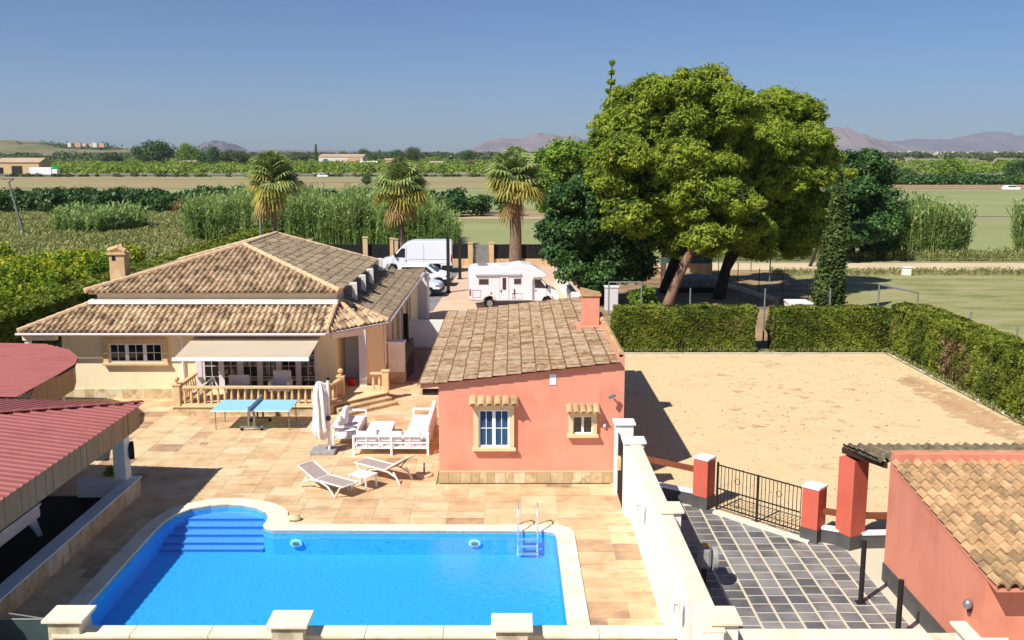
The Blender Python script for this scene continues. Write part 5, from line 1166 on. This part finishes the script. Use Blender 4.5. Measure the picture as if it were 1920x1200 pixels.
def blob(cx,cy,rx,ry):
    def f(rs):
        a=rs.uniform(0,6.28);q=math.sqrt(rs.uniform(0,1));return (cx+rx*q*math.cos(a),cy+ry*q*math.sin(a))
    return f
reeds('giant_reeds','tall pale green giant reeds behind the bungalow and palms',rect(-33,-7.6,99,111),7500,5.2,'reed',1,.07,9,.75)
reeds('giant_reeds','low sparse reeds at the right end of the long reed bed',rect(-8.5,-5.5,99,104),300,3.3,'reed',2,.07,7,.7)
reeds('giant_reeds','clump of tall reeds beside the dirt track at the right',blob(39,94,4.2,3.5),2200,4.8,'reed',3,.07,9,.75)
reeds('giant_reeds','reed clump at the far right edge by the dirt track',blob(51.5,94,3.4,3),1100,4.3,'reed',4,.08,9,.8)
reeds('tall_grass','tall olive dry grass left of the reed bed',rect(-78,-27,81,148),46000,.8,'dry_grass',5,.06,4,.5,cat='grass')
reeds('tall_grass','dry grass strip between the hedge and reeds',rect(-33,-26,80,99),3000,1.0,'dry_grass',6,.06,4,.5,cat='grass')
reeds('tall_grass','rough grass on the far side of the dirt track',rect(15,60,88,92),2600,.8,'dry_grass',7,.05,4,.4,cat='grass')
reeds('brown_scrub','reddish brown dry scrub in front of the dark orchard',rect(-50,-33,146,151),1500,2.4,'reed_dry',8,.09,6,.8,cat='scrub')
reeds('green_scrub','bushy green scrub in the tall grass at the left',blob(-49,118,5,6),1600,3.0,'reed',9,.09,8,.8,cat='scrub')
reeds('weeds','sparse dry weeds along the foot of the right hedge',lambda rs:(rs.uniform(18.2,18.6),rs.uniform(33.5,47)),420,.22,'dry_grass',21,.02,4,.14,cat='weeds')
reeds('weeds','sparse dry weeds along the foot of the back hedges',lambda rs:(rs.uniform(5,18.5),rs.uniform(47.25,47.5)),300,.18,'dry_grass',22,.02,4,.12,cat='weeds')
reeds('weeds','dry weeds along the edge of the mown field and track',lambda rs:(rs.uniform(21,75),rs.uniform(77.6,80.6)),2600,.3,'dry_grass',23,.04,4,.25,cat='weeds')
# shrubs / orchard trees as copies
def bush(name,label,cat,r,h,n,sz,m,seed,trunk,group):
    t=thing(name,label,cat,(0,0,0),group);r_=random.Random(seed);bl=[]
    for k in range(16):
        a=r_.uniform(0,6.28);q=r*r_.uniform(.2,.65);zz=h*r_.uniform(.3,.8);rr=r*r_.uniform(.3,.45);bl.append((math.cos(a)*q,math.sin(a)*q,zz,rr,rr,rr*.8))
    bl.append((0,0,h*.5,r*.7,r*.7,h*.36));leaves('crown',bl,n,sz,m,t,seed=seed,up=.35)
    if trunk:MB().tube([(0,0,0),(0,0,h*.5)],.09,6).build('trunk','bark_dark',t)
    return t
def scatter(protos,spots,seed):
    r_=random.Random(seed);used=set()
    for i,(x,y) in enumerate(spots):
        k=r_.randrange(len(protos));o=protos[k] if k not in used else copy_tree(protos[k]);used.add(k)
        s=r_.uniform(.82,1.15);o.location=(x,y,0);o.scale=(s,s,s*r_.uniform(.9,1.1));o.rotation_euler=(0,0,r_.uniform(0,6.28))
gl1='lemon trees of the near left orchard';lb1='yellow green lemon tree in the orchard beyond the long dark hedge'
pr=[bush('lemon_tree',lb1,'tree',1.8,2.3,2600,.17,'leaf_citrus',60+i,False,gl1) for i in range(3)]
sp=[]
y=52.
while y<79:
    x=-29.5-(y-52)*.05
    while x>-.56*y-2:
        if y<92 or x>-60:sp.append((x+rnd.uniform(-.5,.5),y+rnd.uniform(-.5,.5)))
        x-=3.1
    y+=3.2
print('lemon',len(sp));scatter(pr,sp,1)
gl2='orange trees of the dark orchard';lb2='dark green orange tree in the orchard rows beyond the tall grass'
pr=[bush('orange_tree',lb2,'tree',2.3,3.7,1500,.34,'leaf_dark',70+i,True,gl2) for i in range(3)]
sp=[]
for j in range(4):
    x=-84.
    while x<-18:
        sp.append((x+rnd.uniform(-.5,.5),154+j*5+rnd.uniform(-.5,.5)));x+=4.2
for x,y in ((-12.5,150),(-8.5,149.5),(-5.5,151),(-13,156),(-9,156),(-5,157),(-1,151)):sp.append((x,y))
print('orange',len(sp));scatter(pr,sp,2)
# ------------------------------------------------------------------ far things
def fartree(label,px,pyb,wpx,pyt,m='leaf_far',seed=1,name='tree',n=4200,cat='tree'):
    x,y=G(px,pyb);w_=wpx*y/F;z=A(px,pyt,y)[1];t=thing(name,label,cat,(x,y,0));r_=random.Random(seed);bl=[]
    for k in range(22):
        d=Vector((r_.gauss(0,1),r_.gauss(0,1),r_.gauss(0,1)));d.normalize();rr=w_*r_.uniform(.12,.19);bl.append((x+d.x*w_*.33,y+d.y*w_*.33,z*.52+d.z*z*.3,rr,rr,min(rr,z*.2)))
    bl.append((x,y,z*.5,w_*.36,w_*.36,z*.42));leaves('crown',bl,n,w_/34,m,t,seed=seed,up=.3)
    MB().tube([(x,y,0),(x,y,z*.4)],w_*.03,6).build('trunk','bark_dark',t)
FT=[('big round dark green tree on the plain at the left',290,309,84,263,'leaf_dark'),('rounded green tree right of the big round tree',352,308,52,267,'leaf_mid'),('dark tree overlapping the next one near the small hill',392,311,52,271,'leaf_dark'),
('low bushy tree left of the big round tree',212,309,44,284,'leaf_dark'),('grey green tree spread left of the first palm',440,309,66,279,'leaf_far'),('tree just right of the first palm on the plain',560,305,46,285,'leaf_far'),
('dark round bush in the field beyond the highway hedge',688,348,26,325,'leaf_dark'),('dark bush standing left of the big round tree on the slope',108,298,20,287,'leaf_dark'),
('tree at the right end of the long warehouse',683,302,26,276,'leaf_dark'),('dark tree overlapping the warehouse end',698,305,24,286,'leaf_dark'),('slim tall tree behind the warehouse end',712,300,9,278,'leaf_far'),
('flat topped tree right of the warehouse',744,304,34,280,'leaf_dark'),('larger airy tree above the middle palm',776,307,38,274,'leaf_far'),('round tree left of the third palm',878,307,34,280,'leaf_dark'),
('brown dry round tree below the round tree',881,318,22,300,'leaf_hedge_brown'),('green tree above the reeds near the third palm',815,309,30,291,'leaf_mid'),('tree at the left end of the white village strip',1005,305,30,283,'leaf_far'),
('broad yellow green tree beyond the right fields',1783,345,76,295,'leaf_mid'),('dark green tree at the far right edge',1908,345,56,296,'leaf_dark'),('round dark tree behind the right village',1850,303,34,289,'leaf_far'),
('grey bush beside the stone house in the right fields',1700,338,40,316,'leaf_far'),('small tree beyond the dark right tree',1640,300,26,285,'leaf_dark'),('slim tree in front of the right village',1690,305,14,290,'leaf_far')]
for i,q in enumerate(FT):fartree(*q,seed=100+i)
x,y=G(593,305);t=thing('cypress_tree','thin far cypress at the left end of the long warehouse','tree',(x,y,0));leaves('crown',[(x,y,3+k*2.0,1.3*(1-k/8)+.4,1.3*(1-k/8)+.4,1.6) for k in range(7)],700,.7,'leaf_far',t,seed=77)
# far masses
def band(name,label,spec,n,sz,m,seed,cat='trees'):
    r_=random.Random(seed);bl=[]
    for (px0,px1,y0,y1,h0,h1,cnt) in spec:
        for k in range(cnt):
            y=r_.uniform(y0,y1);x=(r_.uniform(px0,px1)-960)/F*y;h=r_.uniform(h0,h1);rr=h*r_.uniform(.7,1.4);bl.append((x,y,h*.45,rr,rr,h*.55))
    o=leaves(name,bl,n,sz,m,None,seed=seed,up=.5,shell=.3);tag(o,label,cat,None,'stuff');return o
band('far_groves','bright green citrus groves stretching beyond the highway',[(80,1000,440,640,2.0,3.0,900),(100,1000,640,1000,2.2,3.4,700)],70000,.9,'leaf_grove',1)
band('far_groves','green groves beyond the right fields',[(1650,1990,440,620,1.2,2,200),(1650,1990,620,1000,1.5,2.5,200)],16000,1.0,'leaf_grove',2)
band('right_hedgerow','dark tree row bordering the right fields',[(1676,1990,294,302,2.4,3.0,300)],26000,.5,'leaf_dark',3)
band('roadside_bushes','low bushes along the far highway',[(-40,1000,386,392,.6,1.4,130)],5000,.6,'leaf_far',4)
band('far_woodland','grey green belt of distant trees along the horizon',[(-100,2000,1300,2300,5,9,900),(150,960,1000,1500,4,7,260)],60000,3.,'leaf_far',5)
band('slope_bushes','scattered bushes on the left slope',[(-60,240,800,1300,3,6,160)],12000,1.6,'leaf_far',6)
# hills & mountains
def terrain(name,prof,Y,depth,m,rough,seed,nx=160,ny=14):
    rs=np.random.RandomState(seed);px=np.linspace(prof[0][0],prof[-1][0],nx);hh=np.interp(px,[p[0] for p in prof],[p[1] for p in prof])
    n1=np.zeros(nx)
    for o_ in (4,9,20,45):n1+=np.interp(np.linspace(0,1,nx),np.linspace(0,1,o_),rs.uniform(-1,1,o_))*rough/o_**.6
    vs=[];fs=[]
    for j in range(ny):
        f=j/(ny-1);yy=Y+(f-.5)*depth;pr_=math.sin(f*math.pi)**.9
        n2=np.interp(np.linspace(0,1,nx),np.linspace(0,1,30),rs.uniform(.82,1.12,30))
        for i in range(nx):
            zt=(284-hh[i]+n1[i]*(1 if hh[i]<283 else 0))*Y/F+9.7 if hh[i]<284 else 0
            vs.append(((px[i]-960)/F*Y,yy,max(-2,zt*pr_*(n2[i] if f<.5 else 1)*(1 if abs(f-.5)>.08 else 1/n2[i]*n2[i]))))
    for j in range(ny-1):
        for i in range(nx-1):a=j*nx+i;fs.append((a,a+1,a+nx+1,a+nx))
    me=bpy.data.meshes.new(name);me.from_pydata(vs,[],fs)
    o=link(name,me,m)
    for p in me.polygons:p.use_smooth=True
    o['kind']='structure'
terrain('mountains',[(860,284),(880,281),(910,266),(940,259),(975,261),(1005,250),(1040,253),(1075,256),(1100,262),(1130,270),(1200,280),(1240,284)],7000,1500,'mountain',6,1)
terrain('mountains',[(1440,284),(1500,262),(1540,240),(1565,236),(1590,252),(1620,262),(1650,272),(1690,284)],6000,1300,'mountain',6,2)
terrain('mountains',[(1640,284),(1665,279),(1690,277),(1720,284)],5600,900,'mountain',3,3)
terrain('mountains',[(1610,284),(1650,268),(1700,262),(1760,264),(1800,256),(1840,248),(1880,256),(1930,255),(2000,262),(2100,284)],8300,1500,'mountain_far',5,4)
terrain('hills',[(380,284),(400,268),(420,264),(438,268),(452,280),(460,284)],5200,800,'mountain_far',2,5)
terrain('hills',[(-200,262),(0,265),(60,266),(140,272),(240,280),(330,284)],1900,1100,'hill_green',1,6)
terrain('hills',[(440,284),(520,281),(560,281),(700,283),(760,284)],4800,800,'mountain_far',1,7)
# far buildings
def bld(name,label,cat,px0,px1,pyb,pyt,depth,wm_,rm,doors=(),grp=None):
    x0,y=G(px0,pyb);x1=(px1-960)/(px0-960)*x0 if abs(px0-960)>1 else G(px1,pyb)[0];z=A(px0,pyt,y)[1]
    t=thing(name,label,cat,((x0+x1)/2,y,0),grp);MB().box(x0,x1,y,y+depth,0,z*.72).build('wall',wm_,t)
    MB().prism([(y-.4,z*.72),(y+depth+.4,z*.72),(y+depth/2,z)],x0-.5,x1+.5,'x').build('roof',rm,t)
    for a,b,c,m in doors:
        xa=x0+(x1-x0)*a;xb=x0+(x1-x0)*b;MB().box(xa,xb,y-.1,y-.02,0,z*c).build('door',m,t)
    return t
bld('warehouse','long low warehouse with white front and pinkish roof on the plain','warehouse',598,680,307,289,30,'town_white','tin_roof',[(.1,.2,.5,'blue_paint'),(.4,.6,.5,'old_white'),(.66,.95,.6,'town_peach')])
bld('farm_building','stone farm shed with pale roof at the far left','farm building',-5,74,326,296,12,'beige_block','tin_roof',[(.35,.6,.5,'bark_dark'),(.05,.15,.4,'black_panel')])
bld('farmhouse','small white roofed farmhouse between the round trees','house',331,366,309,301,10,'town_white','tin_roof')
bld('farmhouse','small pale ruin wall in the green groves near the third palm','house',806,830,311,302,8,'town_white','tin_roof')
bld('farmhouse','small pale yellow farmhouse left of the third palm','house',722,748,307,297,8,'town_peach','tin_roof')
bld('farmhouse','low white stone house in the right fields','house',1700,1728,336,329,6,'town_white','tin_roof')
bld('farmhouse','pale terrace house far behind the yellow green tree','house',1825,1850,306,301,8,'town_white','tin_roof')
t=bld('delivery_trailer','long white lorry trailer parked right of the warehouse','lorry',676,706,310,302,3,'white_paint','white_paint')
rr=random.Random(9)
def village(lab,grp,px0,px1,n,Y,zb,wpx,hpx,mm):
    for k in range(n):
        px=px0+(px1-px0)*(k+rr.random()*.8)/n;yy=Y*rr.uniform(.92,1.08);x=(px-960)/F*yy;w_=rr.uniform(*wpx)*yy/F;h_=rr.uniform(*hpx)*yy/F
        o=MB().box(x-w_/2,x+w_/2,yy,yy+w_*.8,zb-5 if zb>10 else 0,zb+h_).box(x-w_/2,x-w_*.1,yy+.5,yy+w_*.5,zb+h_,zb+h_*1.3).build('village_house',rr.choice(mm));tag(o,lab,'house',grp)
village('tiny white block of the distant town below the right mountains','houses of the distant white town',1648,1925,46,2400,3,(4,9),(1.5,5),['town_white','town_white','old_white','town_peach'])
village('tiny peach terraced house on the left ridge','houses on the left ridge',134,214,16,1850,22,(6,12),(1,3),['town_peach','town_peach','town_white'])
village('tiny pale house on the far left ridge','houses at the far left ridge',0,60,8,1850,24,(5,9),(.5,2),['town_white','old_white'])
village('tiny white village house on the horizon above the reeds','houses on the middle horizon',440,560,16,2600,2,(3,7),(1.5,3.5),['town_white','town_peach'])
village('tiny white house between trees left of the third palm','houses on the middle horizon right',850,960,7,2400,2,(3,6),(1.5,3),['town_white','town_peach'])
band('ridge_trees','dark tree belt on the left ridge',[(20,135,1780,1840,20,26,60),(130,215,1780,1840,19,24,24)],9000,3.,'leaf_dark',8)
x,y=G(85,331);t=thing('white_lorry','white lorry driving on the far highway beside the farm shed','lorry',(x,y,0));MB().box(x-5.5,x+3,y-1.2,y+1.2,.8,3.6).build('cargo_box','white_paint',t,bevel=.05);MB().box(x+3.2,x+5.4,y-1.2,y+1.2,.5,2.8).build('cab','car_white',t,bevel=.2)
for dx in(-4,-2.8,4.3):MB().tube([(x+dx,y-1.25,.6),(x+dx,y-.9,.6)],.5,10).build('wheel','rubber',t)
x,y=G(103,330);t=thing('road_sign','green road sign beside the far highway','sign',(x,y,0));MB().box(x-1.4,x+1.4,y,y+.1,2.0,4.4).build('sign_board','green_sign',t);MB().tube([(x,y+.15,0),(x,y+.15,4)],.12).build('sign_post','galvanised',t)
x,y=G(605,333);t=thing('far_car','small pale car on the far highway above the reeds','car',(x,y,.15));MB().prism([(x-2,.3),(x-2,.9),(x-1.2,1.4),(x+.8,1.4),(x+1.4,.95),(x+2.1,.85),(x+2.1,.3)],y-.8,y+.8,'y').build('body','car_white',t,bevel=.1);MB().prism([(x-1.1,1),(x-1,1.3),(x+.7,1.3),(x+1.1,1)],y-.83,y-.8,'y').build('side_window','glass_dark',t)
x,y=G(1895,358);t=thing('far_car','tiny white parked car at the edge of the right fields','car',(x,y,0));MB().prism([(x-2,.3),(x-2,.9),(x-1.2,1.4),(x+.8,1.4),(x+1.4,.95),(x+2.1,.85),(x+2.1,.3)],y-.8,y+.8,'y').build('body','car_white',t,bevel=.1);MB().prism([(x-1.1,1),(x-1,1.3),(x+.7,1.3),(x+1.1,1)],y-.83,y-.8,'y').build('side_window','glass_dark',t)
t=thing('lamp_pole','leaning grey street lamp pole in the grass at the left','street lamp',(-54,109.6,0));MB().tube([(-54.1,109.6,0),(-55.4,109.6,6.4)],[.14,.09],8).build('pole','galvanised',t);MB().tube([(-55.4,109.6,6.3),(-54.8,109.6,6.8),(-53.6,109.6,6.9)],.05,6).build('arm','galvanised',t);MB().box(-56.1,-54.9,109.4,109.8,6.6,6.8).build('lamp_head','galvanised',t)
t=thing('utility_pole','slim grey utility pole in front of the first palm','pole',(-21,80,0));x,z_=A(484,320,86);MB().tube([(x,86,0),(x,86,z_)],[.12,.09],8).build('pole','galvanised',t);MB().box(x-.35,x+.35,85.95,86.05,z_-.5,z_-.4).build('crossarm','galvanised',t)
# ------------------------------------------------------------------ haze (air)
hz=MB().box(-9500,9500,-9500,9500,-4,420).build('haze','white_paint');hm=bpy.data.materials.new('haze');hm.use_nodes=True;n_=hm.node_tree.nodes;l_=hm.node_tree.links
for q in list(n_):
    if q.type!='OUTPUT_MATERIAL':n_.remove(q)
pv_=n_.new('ShaderNodeVolumePrincipled');pv_.inputs['Color'].default_value=(.78,.84,.95,1);pv_.inputs['Density'].default_value=7.5e-5;pv_.inputs['Anisotropy'].default_value=.2
l_.new(pv_.outputs[0],n_['Material Output'].inputs['Volume']);hz.data.materials.clear();hz.data.materials.append(hm);hz['kind']='stuff';hz['label']='thin pale haze in the air over the plain'
